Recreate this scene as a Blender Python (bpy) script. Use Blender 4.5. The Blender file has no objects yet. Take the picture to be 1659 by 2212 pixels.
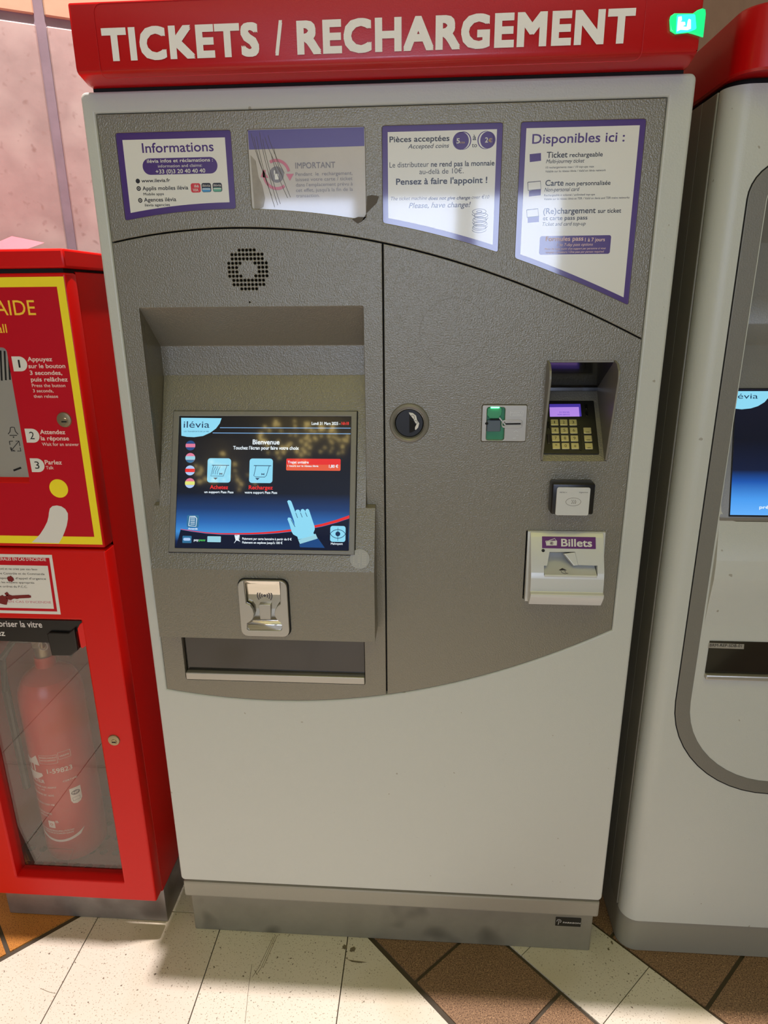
import bpy, bmesh, math, random
from mathutils import Matrix, Vector
random.seed(7)
D = bpy.data
SC = bpy.context.scene
COL = SC.collection
PI = math.pi

# ------------------------------------------------------------------ camera
cam_data = D.cameras.new('camera')
cam = D.objects.new('camera', cam_data)
COL.objects.link(cam)
cam.matrix_world = Matrix(((0.9975866, -0.01217287, 0.06835792, 0.08196759),
                           (0.06880874, 0.30507475, -0.94983933, -1.1165335),
                           (-0.009292, 0.95225061, 0.30517608, 1.38315638),
                           (0, 0, 0, 1)))
cam_data.sensor_fit = 'VERTICAL'
cam_data.sensor_height = 24.0
cam_data.lens = 24.0 * 1450.0 / 2212.0
cam_data.clip_start = 0.02
SC.camera = cam
SC.view_settings.view_transform = 'Standard'
SC.view_settings.look = 'None'
SC.view_settings.exposure = -0.42
SC.view_settings.gamma = 1.0
SC.view_settings.use_curve_mapping = False


def lin(r, g, b):
    def f(c):
        c /= 255.0
        return c / 12.92 if c <= 0.04045 else ((c + 0.055) / 1.055) ** 2.4
    return (f(r), f(g), f(b), 1.0)


# ------------------------------------------------------------------ world and lights
world = D.worlds.new('hall_air')
SC.world = world
world.use_nodes = True
world.node_tree.nodes['Background'].inputs[0].default_value = lin(190, 190, 175)
world.node_tree.nodes['Background'].inputs[1].default_value = 0.3


def area_light(name, loc, target, sx, sy, power, col):
    l = D.lights.new(name, 'AREA')
    l.shape = 'RECTANGLE'
    l.size = sx
    l.size_y = sy
    l.energy = power
    l.color = lin(*col)[:3]
    o = D.objects.new(name, l)
    COL.objects.link(o)
    o.location = loc
    o.rotation_euler = (Vector(target) - Vector(loc)).to_track_quat('-Z', 'Y').to_euler()
    return o


# daylight from three glazed bays of the hall entrance, behind the camera
for wx, ww, pw in ((-1.45, 1.1, 72), (-0.10, 0.9, 60), (1.10, 1.0, 67)):
    area_light('entrance_daylight', (wx, -7.78, 2.02), (wx, 0, 2.02), ww, 1.0, pw, (205, 220, 255))
# warm fluorescent rows on the hall ceiling
area_light('ceiling_panel_light', (0.2, -1.9, 4.1), (0.2, -1.9, 0), 2.4, 1.2, 26, (253, 246, 128))
area_light('ceiling_panel_light', (0.2, -3.6, 4.1), (0.2, -3.6, 0), 2.4, 1.2, 26, (253, 246, 128))
# small downlight straight above the machines: it makes the sharp shade on the floor
dl = D.lights.new('downlight', 'SPOT')
dl.energy = 1150
dl.color = lin(255, 240, 238)[:3]
dl.shadow_soft_size = 0.025
dl.spot_size = math.radians(43.5)
dl.spot_blend = 0.12
dlo = D.objects.new('downlight', dl)
COL.objects.link(dlo)
dlo.location = (-0.341, 0.035, 4.08)
dlo.rotation_euler = (Vector((-0.62, -0.1, 0)) - Vector((-0.341, 0.035, 4.08))).to_track_quat('-Z', 'Y').to_euler()


# ------------------------------------------------------------------ materials
def mat(name, col, rough=0.5, metal=0.0, bump=None, coat=0.0, var=0.0, var_scale=6.0, spec=0.5, emit=None,
        emit_str=1.0, speck=None, rand=0.0):
    m = D.materials.new(name)
    m.use_nodes = True
    nt = m.node_tree
    N, L = nt.nodes, nt.links
    b = N['Principled BSDF']
    b.inputs['Base Color'].default_value = lin(*col)
    b.inputs['Roughness'].default_value = rough
    b.inputs['Metallic'].default_value = metal
    b.inputs['Specular IOR Level'].default_value = spec
    b.inputs['Coat Weight'].default_value = coat
    b.inputs['Coat Roughness'].default_value = 0.06
    if emit:
        b.inputs['Emission Color'].default_value = lin(*emit)
        b.inputs['Emission Strength'].default_value = emit_str
    tc = N.new('ShaderNodeTexCoord')
    if bump:
        n = N.new('ShaderNodeTexNoise')
        n.inputs['Scale'].default_value = bump[0]
        n.inputs['Detail'].default_value = 2.0
        L.new(tc.outputs['Object'], n.inputs['Vector'])
        bp = N.new('ShaderNodeBump')
        bp.inputs['Strength'].default_value = bump[1]
        bp.inputs['Distance'].default_value = bump[2]
        L.new(n.outputs['Fac'], bp.inputs['Height'])
        L.new(bp.outputs['Normal'], b.inputs['Normal'])
    colsock = None
    if var:
        n = N.new('ShaderNodeTexNoise')
        n.inputs['Scale'].default_value = var_scale
        n.inputs['Detail'].default_value = 6.0
        n.inputs['Roughness'].default_value = 0.62
        L.new(tc.outputs['Object'], n.inputs['Vector'])
        r = N.new('ShaderNodeMapRange')
        r.inputs['From Min'].default_value = 0.3
        r.inputs['From Max'].default_value = 0.7
        r.inputs['To Min'].default_value = 1.0 - var
        r.inputs['To Max'].default_value = 1.0 + var
        L.new(n.outputs['Fac'], r.inputs['Value'])
        h = N.new('ShaderNodeHueSaturation')
        h.inputs['Color'].default_value = lin(*col)
        L.new(r.outputs['Result'], h.inputs['Value'])
        colsock = h.outputs['Color']
    if speck:
        for (scale, lo, hi, c2) in speck:
            n = N.new('ShaderNodeTexNoise')
            n.inputs['Scale'].default_value = scale
            n.inputs['Detail'].default_value = 1.5
            L.new(tc.outputs['Object'], n.inputs['Vector'])
            r = N.new('ShaderNodeMapRange')
            r.inputs['From Min'].default_value = lo
            r.inputs['From Max'].default_value = hi
            L.new(n.outputs['Fac'], r.inputs['Value'])
            mx = N.new('ShaderNodeMix')
            mx.data_type = 'RGBA'
            L.new(r.outputs['Result'], mx.inputs[0])
            if colsock:
                L.new(colsock, mx.inputs[6])
            else:
                mx.inputs[6].default_value = lin(*col)
            mx.inputs[7].default_value = lin(*c2)
            colsock = mx.outputs[2]
    if rand:
        oi = N.new('ShaderNodeObjectInfo')
        r = N.new('ShaderNodeMapRange')
        r.inputs['To Min'].default_value = 1.0 - rand
        r.inputs['To Max'].default_value = 1.0 + rand
        L.new(oi.outputs['Random'], r.inputs['Value'])
        h = N.new('ShaderNodeHueSaturation')
        if colsock:
            L.new(colsock, h.inputs['Color'])
        else:
            h.inputs['Color'].default_value = lin(*col)
        L.new(r.outputs['Result'], h.inputs['Value'])
        colsock = h.outputs['Color']
    if colsock:
        L.new(colsock, b.inputs['Base Color'])
    return m


M = {}
M['body'] = mat('light_grey_paint', (198, 199, 190), 0.38, bump=(420, 0.35, 0.0006), speck=[(70, 0.75, 0.77, (165, 160, 145))])
M['grey'] = mat('hammered_grey_paint', (133, 128, 114), 0.3, 0.3, bump=(430, 0.75, 0.0009), var=0.07, var_scale=500)
M['greyrim'] = mat('smooth_grey_paint', (132, 129, 120), 0.4, 0.25, bump=(420, 0.35, 0.0006))
M['plinth'] = mat('dirty_grey_plinth', (140, 135, 118), 0.5, 0.2, var=0.12, var_scale=9, speck=[(10, 0.6, 0.75, (88, 84, 72))])
M['skirt'] = mat('lit_skirt_grey', (152, 148, 134), 0.42, 0.15, bump=(420, 0.35, 0.0006))  # panel grey lightened; stronger light on the skirt is in the colour
M['chassis'] = mat('darker_side_grey', (134, 130, 118), 0.45, bump=(420, 0.3, 0.0005))  # sides a darker grey than the door
M['tabred'] = mat('bright_red_tab', (225, 14, 12), 0.35)
M['steel'] = mat('scuffed_steel_plinth', (150, 144, 138), 0.42, 0.6, var=0.2, var_scale=12, speck=[(8, 0.58, 0.75, (95, 85, 78))])
M['red'] = mat('glossy_red_paint', (194, 9, 12), 0.3, bump=(500, 0.25, 0.0003), coat=0.15)
M['redcab'] = mat('cabinet_red_paint', (212, 12, 5), 0.38, bump=(60, 0.06, 0.0005), spec=0.3)
M['crimson'] = mat('crimson_sticker', (192, 8, 30), 0.4, spec=0.25)
M['yellow'] = mat('yellow_print', (252, 228, 44), 0.42, spec=0.25)
M['amber'] = mat('amber_print', (255, 205, 60), 0.42, spec=0.25)
M['print_white'] = mat('white_print', (226, 222, 212), 0.42)
M['header_white'] = mat('header_white_vinyl', (250, 244, 240), 0.4)
M['pale_pink'] = mat('pale_pink_print', (240, 205, 195), 0.42)
M['black'] = mat('matt_black', (14, 13, 13), 0.45)
M['gap'] = mat('dark_gap', (6, 6, 6), 0.8)
M['black_gloss'] = mat('glossy_black_plastic', (10, 9, 9), 0.18, coat=0.5)
M['black_plastic'] = mat('black_plastic', (20, 19, 18), 0.32)
M['sheet'] = mat('poster_paper_under_acrylic', (232, 230, 222), 0.3, coat=1.0)
M['purple'] = mat('purple_print', (72, 38, 122), 0.3, coat=1.0)
M['violet'] = mat('violet_sticker', (98, 28, 112), 0.35)
M['ink'] = mat('black_ink', (28, 26, 28), 0.3, coat=1.0)
M['greyink'] = mat('grey_ink', (75, 70, 76), 0.3, coat=1.0)
M['fade_ink'] = mat('faded_ink', (128, 122, 122), 0.3, coat=1.0)
M['fade_paper'] = mat('faded_paper', (196, 188, 176), 0.3, coat=1.0, var=0.06, var_scale=14)
M['fade_purple'] = mat('faded_purple', (92, 80, 150), 0.3, coat=1.0)
M['fade_pink'] = mat('faded_pink', (205, 110, 128), 0.3, coat=1.0)
M['scratch'] = mat('dirty_scratch', (92, 84, 76), 0.7)
M['dust'] = mat('grime', (120, 112, 98), 0.8, var=0.1, var_scale=40)
M['icon_red'] = mat('icon_red', (214, 40, 48), 0.3, coat=1.0)
M['icon_blue'] = mat('icon_blue', (70, 150, 205), 0.3, coat=1.0)
M['icon_green'] = mat('icon_green', (90, 170, 140), 0.3, coat=1.0)
M['gold_print'] = mat('gold_print', (205, 170, 80), 0.3, coat=1.0)
M['chrome'] = mat('polished_chrome', (215, 212, 205), 0.07, 1.0)
M['touchdisc'] = mat('worn_clear_disc', (174, 173, 170), 0.5)
M['satin'] = mat('satin_silver', (182, 178, 168), 0.35, 0.55)
M['silver_plastic'] = mat('silver_plastic', (212, 212, 206), 0.3, 0.15)
M['dirt_film'] = mat('grey_dirt_film', (158, 150, 138), 0.5, var=0.12, var_scale=60, coat=0.6)
M['brass'] = mat('dull_brass', (160, 146, 116), 0.35, 0.8)
M['smoke'] = mat('smoked_flap', (34, 31, 27), 0.12, coat=0.6, var=0.2, var_scale=8)
M['glow_bead'] = mat('golden_glow_bead', (230, 200, 120), 0.5, emit=(255, 225, 140), emit_str=16.0)  # for the added beads mirrored in the screen
M['key'] = mat('metal_key', (196, 188, 150), 0.3, 0.7)
M['pink_paper'] = mat('pink_paper', (244, 150, 165), 0.7)
M['stain'] = mat('dark_red_stain', (120, 25, 25), 0.4)
M['ext_red'] = mat('extinguisher_red', (200, 40, 30), 0.3)
M['ext_print'] = mat('extinguisher_print', (235, 225, 215), 0.4)
M['ledgreen'] = mat('green_lens', (20, 190, 110), 0.15, emit=(30, 235, 130), emit_str=1.3)
M['ledcyan'] = mat('lit_green_core', (40, 240, 220), 0.2, emit=(60, 255, 225), emit_str=1.6)
M['ledwhite'] = mat('lit_white_figure', (240, 240, 240), 0.3, emit=(235, 240, 238), emit_str=1.2)
M['ledstrip'] = mat('green_led_strip', (160, 255, 220), 0.3, emit=(80, 255, 190), emit_str=9.0)
M['greenlit'] = mat('green_lit_plastic', (60, 150, 105), 0.35)  # green of the light strip put into the base colour
M['greyplastic'] = mat('blue_grey_plastic', (84, 96, 104), 0.4)
M['lcd'] = mat('lcd_lit', (150, 110, 220), 0.2, emit=(196, 150, 245), emit_str=0.85)
M['lcd_edge'] = mat('lcd_edge', (70, 50, 160), 0.2, emit=(78, 60, 170), emit_str=0.8)
M['terrazzo'] = mat('pale_terrazzo', (216, 209, 194), 0.42, bump=(40, 0.1, 0.0004), var=0.05, var_scale=3, rand=0.03,
                    speck=[(300, 0.63, 0.69, (150, 138, 116)), (130, 0.70, 0.73, (110, 100, 86)), (4.5, 0.55, 0.8, (200, 190, 164))])
M['brown'] = mat('brown_terrazzo', (142, 112, 84), 0.42, var=0.05, var_scale=3, rand=0.04,
                 speck=[(420, 0.52, 0.60, (86, 62, 44)), (300, 0.62, 0.68, (185, 150, 112))])
M['orange'] = mat('orange_terrazzo', (190, 128, 58), 0.42, var=0.08, var_scale=5, rand=0.04,
                  speck=[(420, 0.56, 0.64, (130, 80, 36))])
M['smudge'] = mat('dark_smudge', (112, 102, 82), 0.7, var=0.15, var_scale=200)
M['grout'] = mat('dark_floor_grout', (74, 66, 54), 0.8)
M['stone'] = mat('pink_stone', (172, 150, 146), 0.55, bump=(30, 0.25, 0.002), var=0.17, var_scale=7, rand=0.04,
                 speck=[(9, 0.50, 0.80, (192, 176, 170)), (60, 0.64, 0.80, (150, 124, 118))])
M['sand'] = mat('sand_stone', (196, 160, 132), 0.6, bump=(30, 0.25, 0.002), var=0.1, var_scale=6, rand=0.04)
M['mortar'] = mat('grey_mortar', (136, 122, 132), 0.9, var=0.1, var_scale=20)
M['plaster'] = mat('hall_plaster', (190, 180, 160), 0.8)
M['ceilingm'] = mat('ceiling_panels', (205, 200, 188), 0.8)
M['perf'] = mat('dark_red_shelf', (90, 22, 20), 0.5)
M['deep_red'] = mat('cabinet_inside', (150, 26, 20), 0.5)


def emitter(name, col, strength=1.38):
    """lit pixels of a screen behind its glossy glass"""
    m = D.materials.new(name)
    m.use_nodes = True
    b = m.node_tree.nodes['Principled BSDF']
    b.inputs['Base Color'].default_value = (0.004, 0.004, 0.004, 1)
    b.inputs['Roughness'].default_value = 0.045
    b.inputs['Emission Color'].default_value = lin(*col)
    b.inputs['Emission Strength'].default_value = strength
    return m


for nm, c in dict(s_cyan=(140, 214, 240), s_white=(228, 240, 248), s_red=(226, 44, 44), s_orange=(225, 90, 60), s_ink=(28, 52, 84),
                  s_line=(120, 170, 220), s_blue=(30, 72, 128), s_navy=(18, 26, 48), s_green=(80, 200, 90),
                  s_yellow=(220, 226, 120), s_pink=(220, 120, 150), s_teal=(150, 205, 220), s_lite=(170, 200, 240), s_doc=(50, 110, 150)).items():
    M[nm] = emitter('screen_' + nm[2:], c)


def screen_image(name, stops, axis_len):
    """background picture of the screen, a vertical gradient of lit pixels"""
    m = D.materials.new(name)
    m.use_nodes = True
    N, L = m.node_tree.nodes, m.node_tree.links
    b = N['Principled BSDF']
    b.inputs['Base Color'].default_value = (0.004, 0.004, 0.004, 1)
    b.inputs['Roughness'].default_value = 0.045
    uv = N.new('ShaderNodeTexCoord')
    sp = N.new('ShaderNodeSeparateXYZ')
    L.new(uv.outputs['Object'], sp.inputs[0])
    mr = N.new('ShaderNodeMapRange')
    mr.inputs['From Min'].default_value = axis_len[0]
    mr.inputs['From Max'].default_value = axis_len[1]
    L.new(sp.outputs['Z'], mr.inputs['Value'])
    cr = N.new('ShaderNodeValToRGB')
    L.new(mr.outputs['Result'], cr.inputs[0])
    el = cr.color_ramp.elements
    el[0].position, el[0].color = stops[0][0], lin(*stops[0][1])
    el[1].position, el[1].color = stops[-1][0], lin(*stops[-1][1])
    for p, c in stops[1:-1]:
        el.new(p).color = lin(*c)
    L.new(cr.outputs[0], b.inputs['Emission Color'])
    b.inputs['Emission Strength'].default_value = 1.38
    return m


M['screen'] = screen_image('screen_picture', [(0.0, (8, 14, 30)), (0.06, (20, 40, 84)), (0.13, (64, 140, 210)), (0.20, (44, 104, 176)),
                                              (0.30, (26, 58, 108)), (0.42, (12, 20, 36)), (1.0, (12, 12, 14))], (.965, 1.185))
M['screen2'] = screen_image('screen_picture_two', [(0.0, (100, 175, 250)), (0.12, (76, 156, 238)), (0.27, (30, 84, 168)), (0.36, (20, 30, 58)),
                                                   (0.6, (16, 20, 34)), (1.0, (22, 24, 40))], (1.018, 1.228))


def glass_mat():
    """dusty safety glass: clear, mirror-like at the surface, with a thin film of dust"""
    m = D.materials.new('dusty_safety_glass')
    m.use_nodes = True
    N, L = m.node_tree.nodes, m.node_tree.links
    N.remove(N['Principled BSDF'])
    out = N['Material Output']
    tr = N.new('ShaderNodeBsdfTransparent')
    tr.inputs[0].default_value = (0.93, 0.92, 0.90, 1)
    gl = N.new('ShaderNodeBsdfGlossy')
    gl.inputs['Roughness'].default_value = 0.015
    gl.inputs['Color'].default_value = (0.95, 0.95, 0.95, 1)
    df = N.new('ShaderNodeBsdfDiffuse')
    df.inputs['Color'].default_value = lin(190, 180, 160)
    lw = N.new('ShaderNodeLayerWeight')
    lw.inputs['Blend'].default_value = 0.5
    pw = N.new('ShaderNodeMath')
    pw.operation = 'POWER'
    pw.inputs[1].default_value = 5.0
    L.new(lw.outputs['Facing'], pw.inputs[0])
    fr = N.new('ShaderNodeMath')
    fr.operation = 'MULTIPLY_ADD'
    fr.inputs[1].default_value = 0.9
    fr.inputs[2].default_value = 0.065
    L.new(pw.outputs[0], fr.inputs[0])
    m1 = N.new('ShaderNodeMixShader')
    L.new(fr.outputs[0], m1.inputs[0])
    L.new(tr.outputs[0], m1.inputs[1])
    L.new(gl.outputs[0], m1.inputs[2])
    m2 = N.new('ShaderNodeMixShader')
    m2.inputs[0].default_value = 0.008
    L.new(m1.outputs[0], m2.inputs[1])
    L.new(df.outputs[0], m2.inputs[2])
    L.new(m2.outputs[0], out.inputs['Surface'])
    return m


M['glass'] = glass_mat()


# ------------------------------------------------------------------ geometry helpers
class Fr:
    """a flat work plane: u along x, v up the plane, w out of it towards the viewer"""
    def __init__(s, y, z, dy=0.0, dz=1.0):
        n = math.hypot(dy, dz)
        s.O = Vector((0, y, z))
        s.V = Vector((0, dy / n, dz / n))
        s.U = Vector((1, 0, 0))
        s.W = s.U.cross(s.V)
        s.m = Matrix(((s.U.x, s.V.x, s.W.x, s.O.x), (s.U.y, s.V.y, s.W.y, s.O.y), (s.U.z, s.V.z, s.W.z, s.O.z), (0, 0, 0, 1)))

    def pt(s, u, v, w=0.0):
        return s.O + s.U * u + s.V * v + s.W * w


FACE = Fr(0, 0)
HEAD = Fr(-.0405, 0)
BOXF = Fr(-.0525, 0)
TILT = Fr(-.052, .931, .124, .32)
BILL = Fr(-.036, .930, .026, .056)
NFC = Fr(-.0295, 0)
KEYS = Fr(0, 1.118, .9, 1)
RFACE = Fr(.03, 0)
RSCR = Fr(.028, 1.01, .05, .22)
GLZ = Fr(.018, 0)
PLN = Fr(.0295, 0)


def finish(me, ang=20):
    bm = bmesh.new()
    bm.from_mesh(me)
    lim = math.radians(ang)
    for e in bm.edges:
        e.smooth = len(e.link_faces) == 2 and e.calc_face_angle(9) < lim
    bm.to_mesh(me)
    bm.free()
    return me


def root_loc(p):
    while p.parent:
        p = p.parent
    return p.location.copy()


def merge(meshes):
    bm = bmesh.new()
    for me in meshes:
        bm.from_mesh(me)
    out = D.meshes.new('m')
    bm.to_mesh(out)
    bm.free()
    for me in meshes:
        D.meshes.remove(me)
    return out


def part(name, meshes, material, parent=None, label=None, kind=None):
    if not isinstance(meshes, (list, tuple)):
        meshes = [meshes]
    if len(meshes) > 1 and (name.endswith('lettering') or name in ('bullet_mark', 'app_icon_band', 'hand_lines', 'intercom_slots', 'status_mark', 'lever', 'wax_stain', 'print_box')) and not kind:
        return [part(name, m_, material, parent, label) for m_ in meshes][0]
    me = meshes[0] if len(meshes) == 1 else merge(meshes)
    me.name = name
    finish(me)
    me.materials.clear()
    me.materials.append(M[material])
    o = D.objects.new(name, me)
    COL.objects.link(o)
    if parent:
        me.transform(Matrix.Translation(-root_loc(parent)))
        o.parent = parent
    if label:
        o['label'] = label
    if kind:
        o['kind'] = kind
    return o


def thing(name, label, cat, loc=(0, 0, 0), group=None):
    o = D.objects.new(name, None)
    COL.objects.link(o)
    o.location = loc
    o.empty_display_size = 0.05
    o['label'] = label
    o['category'] = cat
    if group:
        o['group'] = group
    return o


def curve_mesh(c):
    o = D.objects.new('tmp', c)
    COL.objects.link(o)
    bpy.context.view_layer.update()
    dg = bpy.context.evaluated_depsgraph_get()
    me = D.meshes.new_from_object(o.evaluated_get(dg))
    D.objects.remove(o)
    D.curves.remove(c)
    return me


def shape(loops, w0, w1, fr=FACE, bevel=0.0):
    """flat plate with any outline and holes, from w0 to w1 out of the plane"""
    c = D.curves.new('c', 'CURVE')
    c.dimensions = '2D'
    c.fill_mode = 'BOTH'
    for lp in loops:
        s = c.splines.new('POLY')
        s.points.add(len(lp) - 1)
        for p, (x, y) in zip(s.points, lp):
            p.co = (x, y, 0, 1)
        s.use_cyclic_u = True
    c.extrude = max((w1 - w0) / 2 - bevel, 1e-5)
    if bevel:
        c.bevel_depth = bevel
        c.bevel_resolution = 2
        c.offset = -bevel
    me = curve_mesh(c)
    bm = bmesh.new()
    bm.from_mesh(me)
    bmesh.ops.remove_doubles(bm, verts=bm.verts, dist=1e-6)
    for f in bm.faces:
        f.smooth = abs(f.normal.z) < 0.9995
    bm.to_mesh(me)
    bm.free()
    me.transform(Matrix.Translation((0, 0, (w0 + w1) / 2)))
    me.transform(fr.m)
    return me


def plate(loop, w0, w1, fr=FACE):
    """simple closed plate, used to cut openings"""
    bm = bmesh.new()
    a = [bm.verts.new((x, y, w0)) for x, y in loop]
    b = [bm.verts.new((x, y, w1)) for x, y in loop]
    bm.faces.new(a)
    bm.faces.new(b)
    for i in range(len(loop)):
        j = (i + 1) % len(loop)
        bm.faces.new((a[i], a[j], b[j], b[i]))
    me = from_bm(bm)
    me.transform(fr.m)
    return me


def rrect(u0, v0, u1, v1, r, n=4):
    if u0 > u1:
        u0, u1 = u1, u0
    if v0 > v1:
        v0, v1 = v1, v0
    if r <= 0:
        return [(u0, v0), (u1, v0), (u1, v1), (u0, v1)]
    r = min(r, (u1 - u0) / 2, (v1 - v0) / 2)
    out = []
    for cu, cv, a0 in ((u1 - r, v0 + r, -90), (u1 - r, v1 - r, 0), (u0 + r, v1 - r, 90), (u0 + r, v0 + r, 180)):
        for i in range(n + 1):
            a = math.radians(a0 + 90 * i / n)
            out.append((cu + r * math.cos(a), cv + r * math.sin(a)))
    return out


def disc(u, v, r, n=24, ry=None, a0=0):
    ry = ry or r
    return [(u + r * math.cos(2 * PI * i / n + a0), v + ry * math.sin(2 * PI * i / n + a0)) for i in range(n)]


def rpoly(pts, r, n=4):
    """polygon with rounded corners"""
    out = []
    k = len(pts)
    for i in range(k):
        p, a, b = Vector(pts[i]), Vector(pts[i - 1]), Vector(pts[(i + 1) % k])
        da, db = (a - p), (b - p)
        t = min(r, da.length * .45, db.length * .45)
        s, e = p + da.normalized() * t, p + db.normalized() * t
        for j in range(n + 1):
            q = j / n
            out.append(tuple(s * (1 - q) ** 2 + p * 2 * q * (1 - q) + e * q ** 2))
    return out


def stroke(pts, wd):
    """outline of a line of constant width through the points"""
    L_, R_ = [], []
    n = len(pts)
    for i, p in enumerate(pts):
        a = Vector(pts[max(i - 1, 0)])
        b = Vector(pts[min(i + 1, n - 1)])
        d = (b - a).normalized()
        nn = Vector((-d.y, d.x)) * wd / 2
        L_.append(tuple(Vector(p) + nn))
        R_.append(tuple(Vector(p) - nn))
    return L_ + R_[::-1]


def arc(u, v, r, a0, a1, n=12, ry=None):
    ry = ry or r
    return [(u + r * math.cos(math.radians(a0 + (a1 - a0) * i / n)), v + ry * math.sin(math.radians(a0 + (a1 - a0) * i / n))) for i in range(n + 1)]


def from_bm(bm):
    me = D.meshes.new('m')
    bmesh.ops.recalc_face_normals(bm, faces=bm.faces)
    if bm.calc_volume(signed=True) < 0:
        bmesh.ops.reverse_faces(bm, faces=bm.faces)
    for f in bm.faces:
        f.smooth = True
    bm.to_mesh(me)
    bm.free()
    return me


def box(x0, x1, y0, y1, z0, z1, bevel=0.0, seg=2):
    bm = bmesh.new()
    vs = [bm.verts.new(p) for p in ((x0, y0, z0), (x1, y0, z0), (x1, y1, z0), (x0, y1, z0), (x0, y0, z1), (x1, y0, z1), (x1, y1, z1), (x0, y1, z1))]
    for f in ((0, 3, 2, 1), (4, 5, 6, 7), (0, 1, 5, 4), (1, 2, 6, 5), (2, 3, 7, 6), (3, 0, 4, 7)):
        bm.faces.new([vs[i] for i in f])
    if bevel:
        bmesh.ops.bevel(bm, geom=bm.edges[:], offset=bevel, segments=seg, affect='EDGES', profile=0.5)
    return from_bm(bm)


def prism(prof, x0, x1, bevel=0.0, seg=2, axis='x'):
    """profile of (y, z) points swept along x; axis 'z' takes (x, y) points swept up"""
    bm = bmesh.new()
    if axis == 'x':
        a = [bm.verts.new((x0, y, z)) for y, z in prof]
        b = [bm.verts.new((x1, y, z)) for y, z in prof]
    else:
        a = [bm.verts.new((y, z, x0)) for y, z in prof]
        b = [bm.verts.new((y, z, x1)) for y, z in prof]
    n = len(prof)
    bm.faces.new(a)
    bm.faces.new(b[::-1])
    for i in range(n):
        j = (i + 1) % n
        bm.faces.new((a[i], b[i], b[j], a[j]))
    bmesh.ops.recalc_face_normals(bm, faces=bm.faces)
    if bevel:
        bmesh.ops.bevel(bm, geom=bm.edges[:], offset=bevel, segments=seg, affect='EDGES', profile=0.5)
    return from_bm(bm)


def lathe(prof, u, v, fr=FACE, n=32, axis=None):
    """profile of (radius, w) turned about the normal of the plane at (u, v)"""
    bm = bmesh.new()
    rings = []
    for r, w in prof:
        if r < 1e-6:
            rings.append([bm.verts.new((0, 0, w))])
        else:
            rings.append([bm.verts.new((r * math.cos(2 * PI * i / n), r * math.sin(2 * PI * i / n), w)) for i in range(n)])
    for a, b in zip(rings, rings[1:]):
        for i in range(n):
            j = (i + 1) % n
            if len(a) == 1 and len(b) == 1:
                continue
            if len(a) == 1:
                bm.faces.new((a[0], b[i], b[j]))
            elif len(b) == 1:
                bm.faces.new((a[i], a[j], b[0]))
            else:
                bm.faces.new((a[i], a[j], b[j], b[i]))
    me = from_bm(bm)
    if axis is not None:
        me.transform(Matrix.Translation(axis))
    else:
        me.transform(fr.m @ Matrix.Translation((u, v, 0)))
    return me


def tube(pts, r, n=8, closed=False):
    bm = bmesh.new()
    rings = []
    k = len(pts)
    for i, p in enumerate(pts):
        p = Vector(p)
        a = Vector(pts[i - 1] if i or closed else pts[0])
        b = Vector(pts[(i + 1) % k] if i < k - 1 or closed else pts[-1])
        d = (b - a).normalized()
        s = d.cross(Vector((0.13, 0.21, 0.97))).normalized()
        t = d.cross(s)
        rings.append([bm.verts.new(p + (s * math.cos(2 * PI * j / n) + t * math.sin(2 * PI * j / n)) * r) for j in range(n)])
    for i in range(k if closed else k - 1):
        a, b = rings[i], rings[(i + 1) % k]
        for j in range(n):
            bm.faces.new((a[j], a[(j + 1) % n], b[(j + 1) % n], b[j]))
    if not closed:
        bm.faces.new(rings[0][::-1])
        bm.faces.new(rings[-1])
    return from_bm(bm)


def cut(me, cutters):
    """boolean difference"""
    o = D.objects.new('t', me)
    COL.objects.link(o)
    cs = []
    for c in cutters:
        co = D.objects.new('t', c)
        COL.objects.link(co)
        md = o.modifiers.new('b', 'BOOLEAN')
        md.operation = 'DIFFERENCE'
        md.solver = 'EXACT'
        md.object = co
        cs.append(co)
    bpy.context.view_layer.update()
    dg = bpy.context.evaluated_depsgraph_get()
    out = D.meshes.new_from_object(o.evaluated_get(dg))
    for x in cs + [o]:
        m_ = x.data
        D.objects.remove(x)
        D.meshes.remove(m_)
    return out


_cap = {}


def txt(s, x0, x1, zb, zt, w, fr=FACE, bold=0.0, ital=0.0, thick=0.0001):
    """a line of lettering, cap height zb..zt, stretched between x0 and x1"""
    def mk(body):
        c = D.curves.new('t', 'FONT')
        c.body = body
        c.size = 1.0
        c.shear = ital
        c.resolution_u = 3
        c.extrude = 0.0
        c.space_character = 1.10 if bold > .03 else 1.0
        return curve_mesh(c)
    if 'H' not in _cap:
        h = mk('H')
        _cap['H'] = (min(v.co.y for v in h.vertices), max(v.co.y for v in h.vertices))
        D.meshes.remove(h)
    lo, hi = _cap['H']
    me = mk(s)
    if bold:
        offs = [(-1, -1), (1, -1), (-1, 1), (1, 1)]
        if bold > .03:
            offs += [(-1, 0), (1, 0), (0, -1), (0, 1)]
        cp = []
        for i, (ox_, oy_) in enumerate(offs):
            q = me.copy()
            q.transform(Matrix.Translation((bold * .9 * ox_, bold * .9 * oy_, (i + 1) * 8e-6)))
            cp.append(q)
        me = merge([me] + cp)
        lo, hi = lo - bold * .9, hi + bold * .9
    xs = [v.co.x for v in me.vertices]
    a, b = min(xs), max(xs)
    sy = (zt - zb) / (hi - lo)
    sx = (x1 - x0) / (b - a)
    me.transform(Matrix.Diagonal((sx, sy, 1, 1)) @ Matrix.Translation((-a, -lo, 0)))
    me.transform(fr.m @ Matrix.Translation((x0, zb, w + thick)))
    return me


BD, IT = 0.022, 0.25
top_arc = lambda x: 1.4638 - .2048 * x - .4102 * x * x + .0869 * x ** 3
bot_arc = lambda x: .6551 + .1835 * x + .4289 * x * x + .0241 * x ** 3


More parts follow.
